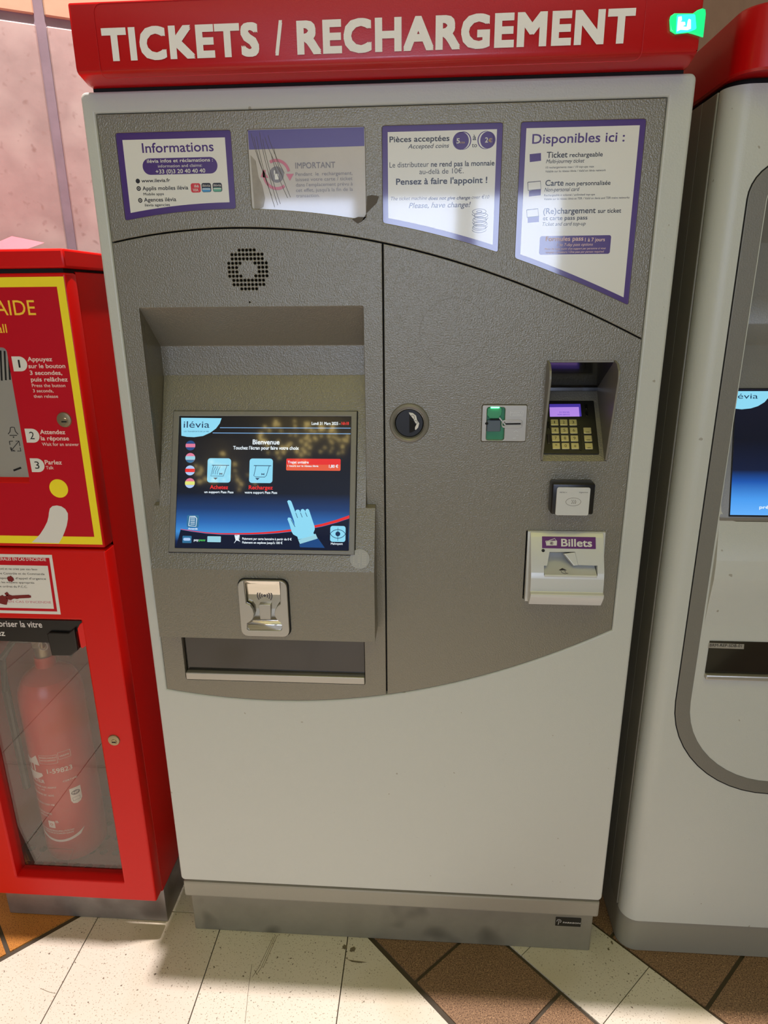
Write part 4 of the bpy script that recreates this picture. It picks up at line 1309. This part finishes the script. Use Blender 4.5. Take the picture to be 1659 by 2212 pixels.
# ================================================================== RIGHT MACHINE
rm = thing('ticket_machine', 'light grey machine with rounded corners and blue screen, cut off at the right edge', 'ticket machine', (.955, .3, 0))


def plan(x0, x1, y0, y1, r):
    pts = arc(x0 + r, y0 + r, r, 180, 270, 8) + arc(x1 - r, y0 + r, r, 270, 360, 8) + [(x1, y1), (x0, y1)]
    return pts


part('base', prism(plan(.5100, 1.405, .037, .60, .040), 0.0, .0870, .002, 1, 'z'), 'skirt', rm, 'grey base with rounded corners')
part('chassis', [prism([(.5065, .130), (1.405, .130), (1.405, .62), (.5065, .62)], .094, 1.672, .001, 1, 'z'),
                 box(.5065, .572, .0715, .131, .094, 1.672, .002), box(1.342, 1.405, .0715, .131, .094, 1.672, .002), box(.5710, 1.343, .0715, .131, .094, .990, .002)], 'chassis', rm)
part('seam_gap', box(.512, .570, .062, .076, .10, 1.665), 'gap', rm)
dcut = plate(rrect(.5840, 1.005, 1.330, 1.5480, .03), -.12, .02, RFACE)
rdoor = cut(prism(plan(.5085, 1.405, .030, .0675, .034), .0930, 1.6720, 0, 1, 'z'), [dcut])
part('door', rdoor, 'body', rm)


def bandloop(x0, x1, z0, z1, rb, rt):
    return arc(x1 - rb, z0 + rb, rb, -90, 0, 12) + arc(x1 - rt, z1 - rt, rt, 0, 90, 8) + arc(x0 + rt, z1 - rt, rt, 90, 180, 8) + arc(x0 + rb, z0 + rb, rb, 180, 270, 12)


part('band_groove', shape([bandloop(.5535, 1.3615, .4370, 1.5735, .205, .055), bandloop(.5555, 1.3595, .4390, 1.5715, .203, .053)], .0, .0006, RFACE), 'gap', rm)
part('band', shape([bandloop(.5555, 1.3595, .4390, 1.5715, .203, .053), bandloop(.5825, 1.3325, .4670, 1.5460, .175, .030)], -.002, .0010, RFACE, .0008), 'greyrim', rm, 'darker grey band around the screen')
part('recess_panel', prism([(.030, 1.0055), (.0285, 1.012), (.0785, 1.232), (.083, 1.262), (.083, 1.300), (.074, 1.335), (.080, 1.38), (.080, 1.460), (.034, 1.5475), (.125, 1.5475), (.125, 1.0055)], .5845, 1.3295, .0015, 2), 'greyrim', rm)
part('front_bulge', prism([(.0305, .800), (.0240, .860), (.0185, .900), (.0200, .935), (.0285, .985), (.0305, 1.004), (.0320, 1.004), (.0320, .800)], .5860, 1.3290, .001, 2), 'body', rm)
s2 = [(0.6038, 0.2228), (0.6005, 0.0077)]
scr2 = part('screen', shape([rrect(.6005, s2[1][1], 1.22, s2[0][1], 0)], .0005, .0020, RSCR), 'screen2', rm, 'lit blue touch screen cut off by the frame')
part('screen_rim', shape([rrect(.5990, s2[1][1] - .0030, 1.222, s2[0][1] + .002, 0), rrect(.6005, s2[1][1], 1.22, s2[0][1], 0)], .0004, .0024, RSCR), 'black', rm)
lg = [(0.6029, 0.2195), (0.6542, 0.2195), (0.6547, 0.2097), (0.6477, 0.2009), (0.6374, 0.1943), (0.6258, 0.1905), (0.6109, 0.1888), (0.5996, 0.1899)]
lg[0] = (.6008, lg[0][1])
lg[-1] = (.6008, lg[-1][1])
part('logo_corner', shape([lg], .0020, .0022, RSCR), 's_cyan', scr2)
x_r = (0.6365, 0.2069)[0]
part('logo_lettering', txt('évia', 0.6033, 0.6365, 0.2069, 0.2155, .0022, RSCR), 's_ink', scr2)
part('prompt_lettering', txt('présentez', 0.6488, 0.6952, 0.0190, 0.0246, .0021, RSCR, BD), 's_white', scr2)
sq_ = [(0.5982, 0.7733), (0.5983, 0.7091)]
part('slot_flap', shape([rrect(.6000, .7060, 1.05, .7730, .001)], .0002, .0010, RFACE), 'smoke', rm, 'dark ticket slot flap')
part('slot_lip', box(.5995, 1.0505, .020, .0305, .6960, .7060, .0025, 2), 'satin', rm)
lq = [(0.6002, 0.7582), (0.6612, 0.7696)]
lt = part('code_label', shape([[(0.5992, 0.7690), (0.6620, 0.7680), (0.6629, 0.7579), (0.5986, 0.7586)]], .0010, .0013, RFACE), 'satin', rm)
part('lettering', txt('BRM-REP-SDB-01', 0.6010, 0.6582, 0.7616, 0.7674, .0014, RFACE, .01), 'ink', lt)
part('header_box', prism(plan(.5085, 1.405, -.004, .62, .045), 1.6810, 1.7620, .003, 1, 'z'), 'red', rm, 'glossy red header box')
part('header_gap', prism(plan(.5160, 1.40, .040, .60, .035), 1.6700, 1.6830, 0, 1, 'z'), 'gap', rm)

# ================================================================== EMERGENCY CABINET (left)
cb = thing('emergency_cabinet', 'tall red emergency call and fire extinguisher cabinet on a steel plinth', 'cabinet', (-.71, .18, 0))
CX0, CX1 = -.9050, -.5130
part('plinth', box(-.9006, -.5155, .0440, .30, 0, .0960, .003), 'steel', cb, 'scuffed steel plinth')
part('body', [box(CX0 + .003, CX0 + .009, .040, .315, .0965, 1.4280, .001, 1), box(CX1 - .009, CX1 - .003, .040, .315, .0965, 1.4280, .001, 1),
              box(CX0 + .003, CX1 - .003, .309, .315, .0965, 1.4280), box(CX0 + .004, CX1 - .004, .040, .31, 1.4220, 1.4280), box(CX0 + .004, CX1 - .004, .040, .31, .0965, .1010),
              box(CX0 + .004, CX1 - .004, .040, .31, .9400, .9480)], 'redcab', cb)
holes = []
for i in range(12):
    for j in range(5):
        hx = -.885 + i * .030 + (j % 2) * .015
        if hx < -.53:
            holes.append(disc(hx, .075 + j * .045, .0095, 14))
sh = shape([[(-.899, .042), (-.519, .042), (-.519, .306), (-.899, .306)]] + holes, 0, .002)
sh.transform(Matrix(((1, 0, 0, 0), (0, 0, -1, 0), (0, 1, 0, .118), (0, 0, 0, 1))) )
sh2 = shape([[(-.899, .045), (-.519, .045), (-.519, .304), (-.899, .304)]] + holes, 0, .002, FACE)
D.meshes.remove(sh)
sh2.transform(Matrix(((1, 0, 0, 0), (0, 0, 1, 0), (0, -1, 0, 0), (0, 0, 0, 1))))
# FACE puts v on z and w on -y; the rotation above turns the plate level
zz = [v.co.z for v in sh2.vertices]
yy = [v.co.y for v in sh2.vertices]
if min(yy) < 0:
    sh2.transform(Matrix.Scale(-1, 4, (0, 1, 0)))
    sh2.flip_normals()
sh2.transform(Matrix.Translation((0, 0, .118 - min(v.co.z for v in sh2.vertices))))
part('perforated_shelf', sh2, 'perf', cb, 'dark red perforated shelf')
part('shelf_hollow', box(-.899, -.519, .046, .30, .1012, .1040), 'gap', cb)
# lower door with window
wq = dict(l=-.8270, r=-.5820, b=.1600, t=.7990)
ld = part('lower_door', shape([rrect(CX0, .1085, CX1, .9435, .004), rrect(wq['l'], wq['b'], wq['r'], wq['t'], .001)], -.036, 0.0, FACE, .0045), 'redcab', cb, 'red door with a glass window')
part('window_glass', shape([rrect(wq['l'] - .008, wq['b'] - .008, wq['r'] + .008, wq['t'] + .008, 0)], -.0235, -.0195, FACE), 'glass', ld, 'dusty safety glass')
part('glass_mark', [shape([stroke(l_, .0007)], -.0194, -.0192) for l_ in ([(-0.7940, 0.1791), (-0.7628, 0.2253), (-0.6962, 0.2246), (-0.7176, 0.1790), (-0.7940, 0.1791)], [(-0.7574, 0.1882), (-0.7504, 0.1918)], [(-0.7546, 0.1821), (-0.7184, 0.1818)])], 'dust', ld)
lk = (-0.5526, 0.5323)
lkp = (-0.5528, 0.5309)


def lock(u, v, par, r=.0125):
    lo = part('lock', lathe([(0, .0030), (r * .55, .0032), (r * .92, .0024), (r, .0004), (r, -.002)], u, v, FACE, 32), 'brass', par, 'round brass key lock')
    part('lock_core', lathe([(0, .0044), (r * .42, .0042), (r * .5, .0028)], u + r * .08, v - r * .18, FACE, 20), 'brass', par)
    part('keyhole', shape([rrect(u - r * .25, v - r * .30, u + r * .42, v - r * .12, .0004)], .0042, .0048, FACE), 'gap', par)


lock(lkp[0], lkp[1], ld)
# black instruction strip behind the glass
isn = part('instruction_strip', shape([[(-0.8487, 0.7879), (-0.5903, 0.7889), (-0.5936, 0.7666), (-0.6154, 0.7648), (-0.6240, 0.7389), (-0.8585, 0.7421)]], -.0003, .0006, GLZ), 'black_plastic', cb, 'black strip with white breaking instructions')
part('lettering', [txt("En cas d'incendie, briser la vitre", -0.8794, -0.6726, 0.7724, 0.7857, .0007, GLZ, .014), txt('et tirez', -0.8078, -0.7522, 0.7519, 0.7652, .0007, GLZ, .014)], 'print_white', isn)
hk = [(-0.6626, 0.7609), (-0.6569, 0.7651), (-0.6183, 0.7648), (-0.6042, 0.7759), (-0.6054, 0.7274), (-0.6212, 0.7146), (-0.6605, 0.7134)]
part('hammer_housing', shape([hk], .0, .0065, GLZ, .002), 'black_plastic', ld, 'black plastic hammer housing')
tb = [(-0.5745, 0.7971), (-0.5789, 0.7961), (-0.5866, 0.7896), (-0.5923, 0.7803), (-0.5916, 0.7406), (-0.5883, 0.7380), (-0.5758, 0.7477), (-0.5751, 0.7504)]
part('bent_tab', shape([tb], -.009, -.0005, FACE, .0015), 'tabred', ld, 'bent red metal tab')
# notice with fire orders
nt_ = part('fire_notice', shape([[(-.86, .9330), (-.6170, .9330), (-.6195, .8110), (-.86, .8110)]], .0001, .0004), 'print_white', cb, 'stained white fire instruction notice')
part('notice_border', shape([[(-.86, .9270), (-.6230, .9270), (-.6255, .8170), (-.86, .8170)], [(-.854, .9110), (-.6285, .9110), (-.6310, .8225), (-.854, .8225)]], .0004, .0005), 'crimson', nt_)
part('lettering', txt("CONSIGNES GÉNÉRALES EN CAS D'INCENDIE", -0.7762, -0.6298, 0.9205, 0.9265, .0005, FACE, .014), 'print_white', nt_)
part('lettering', [txt("Gardez votre sang-froid et ne criez pas «au feu»", -0.7800, -0.6501, 0.9016, 0.9056, .0004, FACE, .004),
                   txt('Prévenez le Poste de Contrôle et de Commande', -0.7820, -0.6377, 0.8921, 0.8961, .0004, FACE, .004),
                   txt("en utilisant les dispositifs d'appel d'urgence", -0.7840, -0.6365, 0.8826, 0.8866, .0004, FACE, .004),
                   txt('Attaquez le feu avec les moyens appropriés', -0.7857, -0.6608, 0.8740, 0.8780, .0004, FACE, .004),
                   txt('Conformez-vous aux ordres du P.C.C.', -0.7875, -0.6759, 0.8653, 0.8694, .0004, FACE, .004)], 'ink', nt_)
part('lettering', txt("CONSIGNES EN CAS D'INCENDIE", -0.7736, -0.6345, 0.8337, 0.8381, .0004, FACE), 'fade_pink', nt_)
rnd = random.Random(3)
spots_ = [(-0.7056, 0.8829), (-0.7193, 0.8519), (-0.7311, 0.8389), (-0.7144, 0.8451), (-0.7011, 0.8454), (-0.6853, 0.8469), (-0.6759, 0.8476)]
rad = [.0062, .0035, .0105, .008, .0058, .0050, .0042]
part('wax_stain', [shape([[(u + r_ * (1 + .22 * rnd.uniform(-1, 1)) * math.cos(a), v + r_ * (1 + .22 * rnd.uniform(-1, 1)) * math.sin(a) * (.7 if i > 2 else 1)) for a in [2 * PI * k / 14 for k in range(14)]]], .0005, .0012, FACE, .0003) for i, ((u, v), r_) in enumerate(zip(spots_, rad))] +
     [shape([stroke([(-0.7370, 0.8429), (-0.7122, 0.8451), (-0.6897, 0.8468), (-0.6752, 0.8478)], .0066)], .0005, .0010, FACE)], 'stain', nt_, 'dark red wax-like stain')
# upper door with intercom
ud = part('upper_door', shape([rrect(CX0, .9480, CX1, 1.4255, .004), rrect(-.800, 1.0710, -.6345, 1.3080, .008)], -.036, 0.0, FACE, .0045), 'redcab', cb, 'red door with yellow bordered help panel')
part('help_sticker', shape([[(-.8985, .9550), (-.5165, .9550), (-.5165, 1.4195), (-.8985, 1.4195)], rrect(-.800, 1.0710, -.6345, 1.3080, .008)], .0001, .0004), 'crimson', ud)
part('yellow_border', shape([[(-.8985, .9550), (-.5165, .9550), (-.5165, 1.4195), (-.8985, 1.4195)], [(-.8835, .9700), (-.5300, .9700), (-.5300, 1.4040), (-.8835, 1.4040)]], .0004, .0006), 'yellow', ud)
ip = part('intercom_plate', box(-.799, -.6335, .009, .012, 1.071, 1.308), 'satin', ud, 'brushed steel intercom plate')
part('intercom_sill', prism([(-.001, 1.0705), (-.001, 1.0725), (.010, 1.0800), (.010, 1.0705)], -.799, -.6345, .0004, 1), 'redcab', ud)
part('intercom_slots', [shape([stroke(l_, .0030)], .0, .0004, Fr(.009, 0)) for l_ in ([(-0.6514, 1.3022), (-0.6588, 1.2515)], [(-0.6445, 1.3014), (-0.6513, 1.2522)], [(-0.6375, 1.3002), (-0.6439, 1.2529)], [(-0.6305, 1.2993), (-0.6364, 1.2544)])], 'gap', ip)
IPF = Fr(.009, 0)
bell = [(-0.6650, 1.1580), (-0.6610, 1.1619), (-0.6585, 1.1697), (-0.6559, 1.1703), (-0.6515, 1.1700), (-0.6506, 1.1627), (-0.6467, 1.1576)]
part('intercom_marks', [shape([stroke(bell, .0013)], 0, .0004, IPF), shape([stroke([(-0.6627, 1.1556), (-0.6490, 1.1557)], .0013)], 0, .0004, IPF), shape([disc(*(-0.6560, 1.1525), .0012, 10)], 0, .0004, IPF)] +
     [shape([stroke(l_, .0012)], 0, .0004, IPF) for l_ in ([(-0.6652, 1.1449), (-0.6587, 1.1453)], [(-0.6652, 1.1449), (-0.6652, 1.1383)], [(-0.6534, 1.1453), (-0.6473, 1.1457), (-0.6473, 1.1368)], [(-0.6474, 1.1453), (-0.6640, 1.1291)], [(-0.6653, 1.1344), (-0.6647, 1.1272), (-0.6575, 1.1273)], [(-0.6535, 1.1273), (-0.6471, 1.1273), (-0.6473, 1.1337)], [(-0.6631, 1.1339), (-0.6643, 1.1291), (-0.6588, 1.1288)])], 'ink', ip)
part('button_slot', shape([stroke([(-0.6671, 1.0916), (-0.6522, 1.0969)], .0034)], 0, .0006, IPF), 'gap', ip)
part('lettering', [txt("D'AIDE", -0.6694, -0.5726, 1.3599, 1.3834, .0006, FACE, .004), txt('Help call', -0.6979, -0.6276, 1.3317, 1.3459, .0006, FACE, .008)], 'amber', ud)
part('lettering', [txt('Appuyez', -0.6006, -0.5574, 1.2848, 1.2921, .0005, FACE, BD), txt('sur le bouton', -0.6011, -0.5362, 1.2734, 1.2807, .0005, FACE, BD),
                   txt('3 secondes,', -0.6005, -0.5435, 1.2621, 1.2694, .0005, FACE, BD), txt('puis relâchez', -0.6006, -0.5356, 1.2510, 1.2584, .0005, FACE, BD),
                   txt('Press the button', -0.6005, -0.5412, 1.2416, 1.2471, .0005, FACE, .01), txt('3 seconds,', -0.6002, -0.5639, 1.2326, 1.2381, .0005, FACE, .01),
                   txt('then release', -0.6006, -0.5571, 1.2233, 1.2288, .0005, FACE, .01),
                   txt('Attendez', -0.6001, -0.5544, 1.1600, 1.1678, .0005, FACE, BD), txt('la réponse', -0.6004, -0.5493, 1.1489, 1.1567, .0005, FACE, BD),
                   txt('Wait for an answer', -0.6000, -0.5328, 1.1393, 1.1451, .0005, FACE, .01),
                   txt('Parlez', -0.6006, -0.5693, 1.1056, 1.1136, .0005, FACE, BD), txt('Talk', -0.6000, -0.5858, 1.0968, 1.1027, .0005, FACE, .01)], 'pale_pink', ud)
for num, q0, q1 in (('1', (-0.6282, 1.2682), (-0.6046, 1.2930)), ('2', (-0.6272, 1.1448), (-0.6041, 1.1696)), ('3', (-0.6272, 1.0914), (-0.6041, 1.1165))):
    u0_, v0_, u1_, v1_ = q0[0], q0[1], q1[0], q1[1]
    r_ = (v1_ - v0_) / 2
    part('number_tab', shape([[(u0_, v0_)] + arc(u1_ - r_ + .002, (v0_ + v1_) / 2, r_, -90, 90, 12) + [(u0_, v1_)]], .0004, .0006), 'print_white', ud)
    nw = .0016 if num == '1' else .0042
    part('tab_number', txt(num, (u0_ + u1_) / 2 - nw, (u0_ + u1_) / 2 + nw, v0_ + r_ * .5, v1_ - r_ * .45, .0007), 'ink', ud)
yb = (-0.5827, 1.0614)
part('yellow_dot', shape([disc(yb[0], yb[1], .0172, 32)], .0004, .0006), 'yellow', ud)
tail = [(-0.6083, 1.0159), (-0.6054, 1.0235), (-0.5997, 1.0282), (-0.5912, 1.0295), (-0.5832, 1.0279), (-0.5766, 1.0230), (-0.5730, 1.0147), (-0.5747, 1.0037), (-0.5789, 0.9910), (-0.5843, 0.9799), (-0.5901, 0.9695), (-0.5995, 0.9564), (-0.6510, 0.9575), (-0.6412, 0.9653), (-0.6321, 0.9740), (-0.6225, 0.9861), (-0.6146, 0.9981), (-0.6104, 1.0083)]
part('white_swoosh', shape([tail], .0006, .0008), 'print_white', ud)
l2 = (-0.5525, 1.1855)
lock(l2[0], l2[1], ud, .0135)
part('lid', box(CX0 - .001, CX1 + .002, -.001, .318, 1.4325, 1.4625, .004, 2), 'redcab', cb, 'red lid')
part('lid_gap', box(CX0 + .006, CX1 - .006, .006, .30, 1.4225, 1.4330), 'gap', cb)

# pink leaflet lying on the lid
lf = bmesh.new()
A_, B_, C_, D_, E_ = (-.672, .030, 1.4632), (-.6240, .052, 1.4860), (-.5660, .046, 1.4745), (-.5820, .020, 1.4634), (-.640, .012, 1.4632)
F_ = (-.690, .075, 1.4660)
vs_ = [lf.verts.new(p) for p in (A_, B_, C_, D_, E_, F_)]
lf.faces.new((vs_[0], vs_[4], vs_[3], vs_[1]))
lf.faces.new((vs_[1], vs_[3], vs_[2]))
lf.faces.new((vs_[0], vs_[1], vs_[5]))
bmesh.ops.solidify(lf, geom=lf.faces[:], thickness=.0006)
leaf = part('leaflet', from_bm(lf), 'pink_paper')
leaf['label'] = 'curled pink paper leaflet lying on top of the red cabinet'
leaf['category'] = 'paper'

# ================================================================== FIRE EXTINGUISHER
EX, EY = -.768, .150
fe = thing('fire_extinguisher', 'red fire extinguisher standing behind the dusty glass of the cabinet', 'fire extinguisher', (EX, EY, .120))
ER = .068
part('cylinder', lathe([(0, .120), (ER * .8, .120), (ER * .97, .126), (ER, .140), (ER, .540), (ER * .96, .562), (ER * .80, .585), (ER * .5, .602), (.022, .610), (.022, .635), (0, .635)], 0, 0, None, 40, (EX, EY, 0)), 'ext_red', fe)
part('valve', [lathe([(.0, .630), (.018, .630), (.018, .664), (.013, .670), (.013, .690), (0, .690)], 0, 0, None, 20, (EX, EY, 0)), box(EX - .012, EX + .014, EY - .022, EY + .012, .660, .682, .003)], 'brass', fe)
part('lever', [tube([(EX + .01, EY, .684), (EX + .03, EY - .01, .700), (EX + .085, EY - .03, .706)], .006), tube([(EX + .01, EY, .668), (EX + .04, EY - .012, .664), (EX + .08, EY - .028, .652)], .005)], 'black_plastic', fe)
part('hose', tube([(EX - .012, EY, .672), (EX - .05, EY - .02, .680), (EX - .078, EY - .03, .640), (EX - .084, EY - .03, .56), (EX - .083, EY - .03, .42), (EX - .082, EY - .03, .30)], .008, 10), 'black_plastic', fe)
part('safety_pin', tube([(EX + .02 + .010 * math.cos(a), EY - .028, .672 + .010 * math.sin(a)) for a in [2 * PI * i / 14 for i in range(14)]], .0012, 6, True), 'satin', fe)


def wrap(me, ang0=0.0):
    """lay flat lettering (x along the arc, z up, y out) round the cylinder"""
    bm = bmesh.new()
    bm.from_mesh(me)
    lo, hi = min(v.co.x for v in bm.verts), max(v.co.x for v in bm.verts)
    x = math.ceil(lo / .004) * .004
    while x < hi:
        bmesh.ops.bisect_plane(bm, geom=bm.verts[:] + bm.edges[:] + bm.faces[:], plane_co=(x, 0, 0), plane_no=(1, 0, 0))
        x += .004
    bm.to_mesh(me)
    bm.free()
    for v in me.vertices:
        a = v.co.x / ER + ang0
        rr_ = ER + .0004 - v.co.y * .2
        v.co.x, v.co.y = EX + rr_ * math.sin(a), EY - rr_ * math.cos(a)
    return me


def etx(s, a0, a1, zb, h, bold=0.01):
    return wrap(txt(s, a0 * ER, a1 * ER, zb, zb + h, 0.0, FACE, bold))


part('maker_print', [wrap(shape([[(x, .395 + .038 * (x + .05) / .05) for x in xs(-.062, -.020, 8)] + [(-.014, .392), (-.020, .392)] + [(x, .392) for x in xs(-.024, -.062, 8)]], 0, .0003)),
                     wrap(shape([[(x, .372) for x in xs(-.062, -.012, 8)] + [(x, .364 - .012 * math.sin((x + .062) / .05 * PI)) for x in xs(-.010, -.062, 8)]], 0, .0003)),
                     etx('PIT', -.88, -.32, .374, .030, .03)], 'ext_print', fe, 'white PIT print')
part('lettering', [etx('EXTINCTEUR', -.95, -.14, .345, .009, .02), etx('A EAU PULVERISEE AVEC ADDITIF', -.95, .22, .332, .0045), etx('6 L - A B', -.5, -.2, .324, .0045),
                   etx('UTILISABLE SUR FEU SEC  NOTE', -.95, .10, .310, .005), etx('TENIR LOIN DU CORPS VISE', -.85, .06, .284, .005), etx('A LA BASE DES FLAMMES', -.80, -.10, .258, .005),
                   etx('APPUYER', -.65, -.25, .250, .0045), etx('1-59823', .02, .80, .372, .012), etx('EXTINCTEUR HORS SERVICE APRES UTILISATION', -.72, .52, .211, .0042),
                   etx('A RECHARGER PAR UN TECHNICIEN QUALIFIE', -.70, .50, .2045, .0042), etx('CERTIFIE', .45, .9, .345, .004)], 'ext_print', fe)
part('print_box', [wrap(shape([rrect(-.012, .398, .028, .420, .001), rrect(-.0114, .3986, .0274, .4194, .001)], 0, .0003)), wrap(shape([rrect(.030, .406, .056, .424, .001), rrect(.0306, .4066, .0554, .4234, .001)], 0, .0003)),
                   etx('REVISION ANNUELLE', -.15, .38, .412, .0035), etx('DATE DE CONTROLE', -.15, .36, .405, .0035), etx('VERIFIE', .48, .78, .412, .0035)], 'ext_print', fe)
part('swoosh_print', wrap(shape([[(x, .188 + .016 * ((x) / .05) ** 2) for x in xs(-.050, .058, 14)] + [(x, .182 + .0135 * ((x) / .05) ** 2) for x in xs(.048, -.050, 14)]], 0, .0003)), 'ext_print', fe)
part('fire_class_mark', [wrap(shape([rrect(-.021, .221, -.004, .240, .001), disc(-.0125, .230, .004, 10)], 0, .0003)), etx('A', -.24, -.13, .226, .007, .02), etx('B', -.02, .08, .236, .006, .01)], 'ext_print', fe)
part('certification_badge', wrap(shape([[(.040, .322), (.040, .290), (.044, .282), (.052, .279), (.060, .282), (.064, .290), (.064, .322)]], .0002, .0006)), 'sheet', fe, 'white NF certification badge')
part('badge_oval', wrap(shape([disc(.052, .309, .0095, 20, .0062)], .0006, .0010)), 'greyink', fe)
bt = txt('NF', .0455, .0585, .3062, .3118, .0011, FACE, .02)
bt = wrap(bt)
part('badge_lettering', bt, 'sheet', fe)
part('badge_box', wrap(shape([rrect(.044, .288, .060, .297, .001), rrect(.0446, .2886, .0594, .2964, .001)], .0006, .0010)), 'greyink', fe)

bpy.context.view_layer.update()
for o in list(D.objects):
    if o.type == 'MESH' and len(o.data.polygons) == 0:
        D.objects.remove(o)
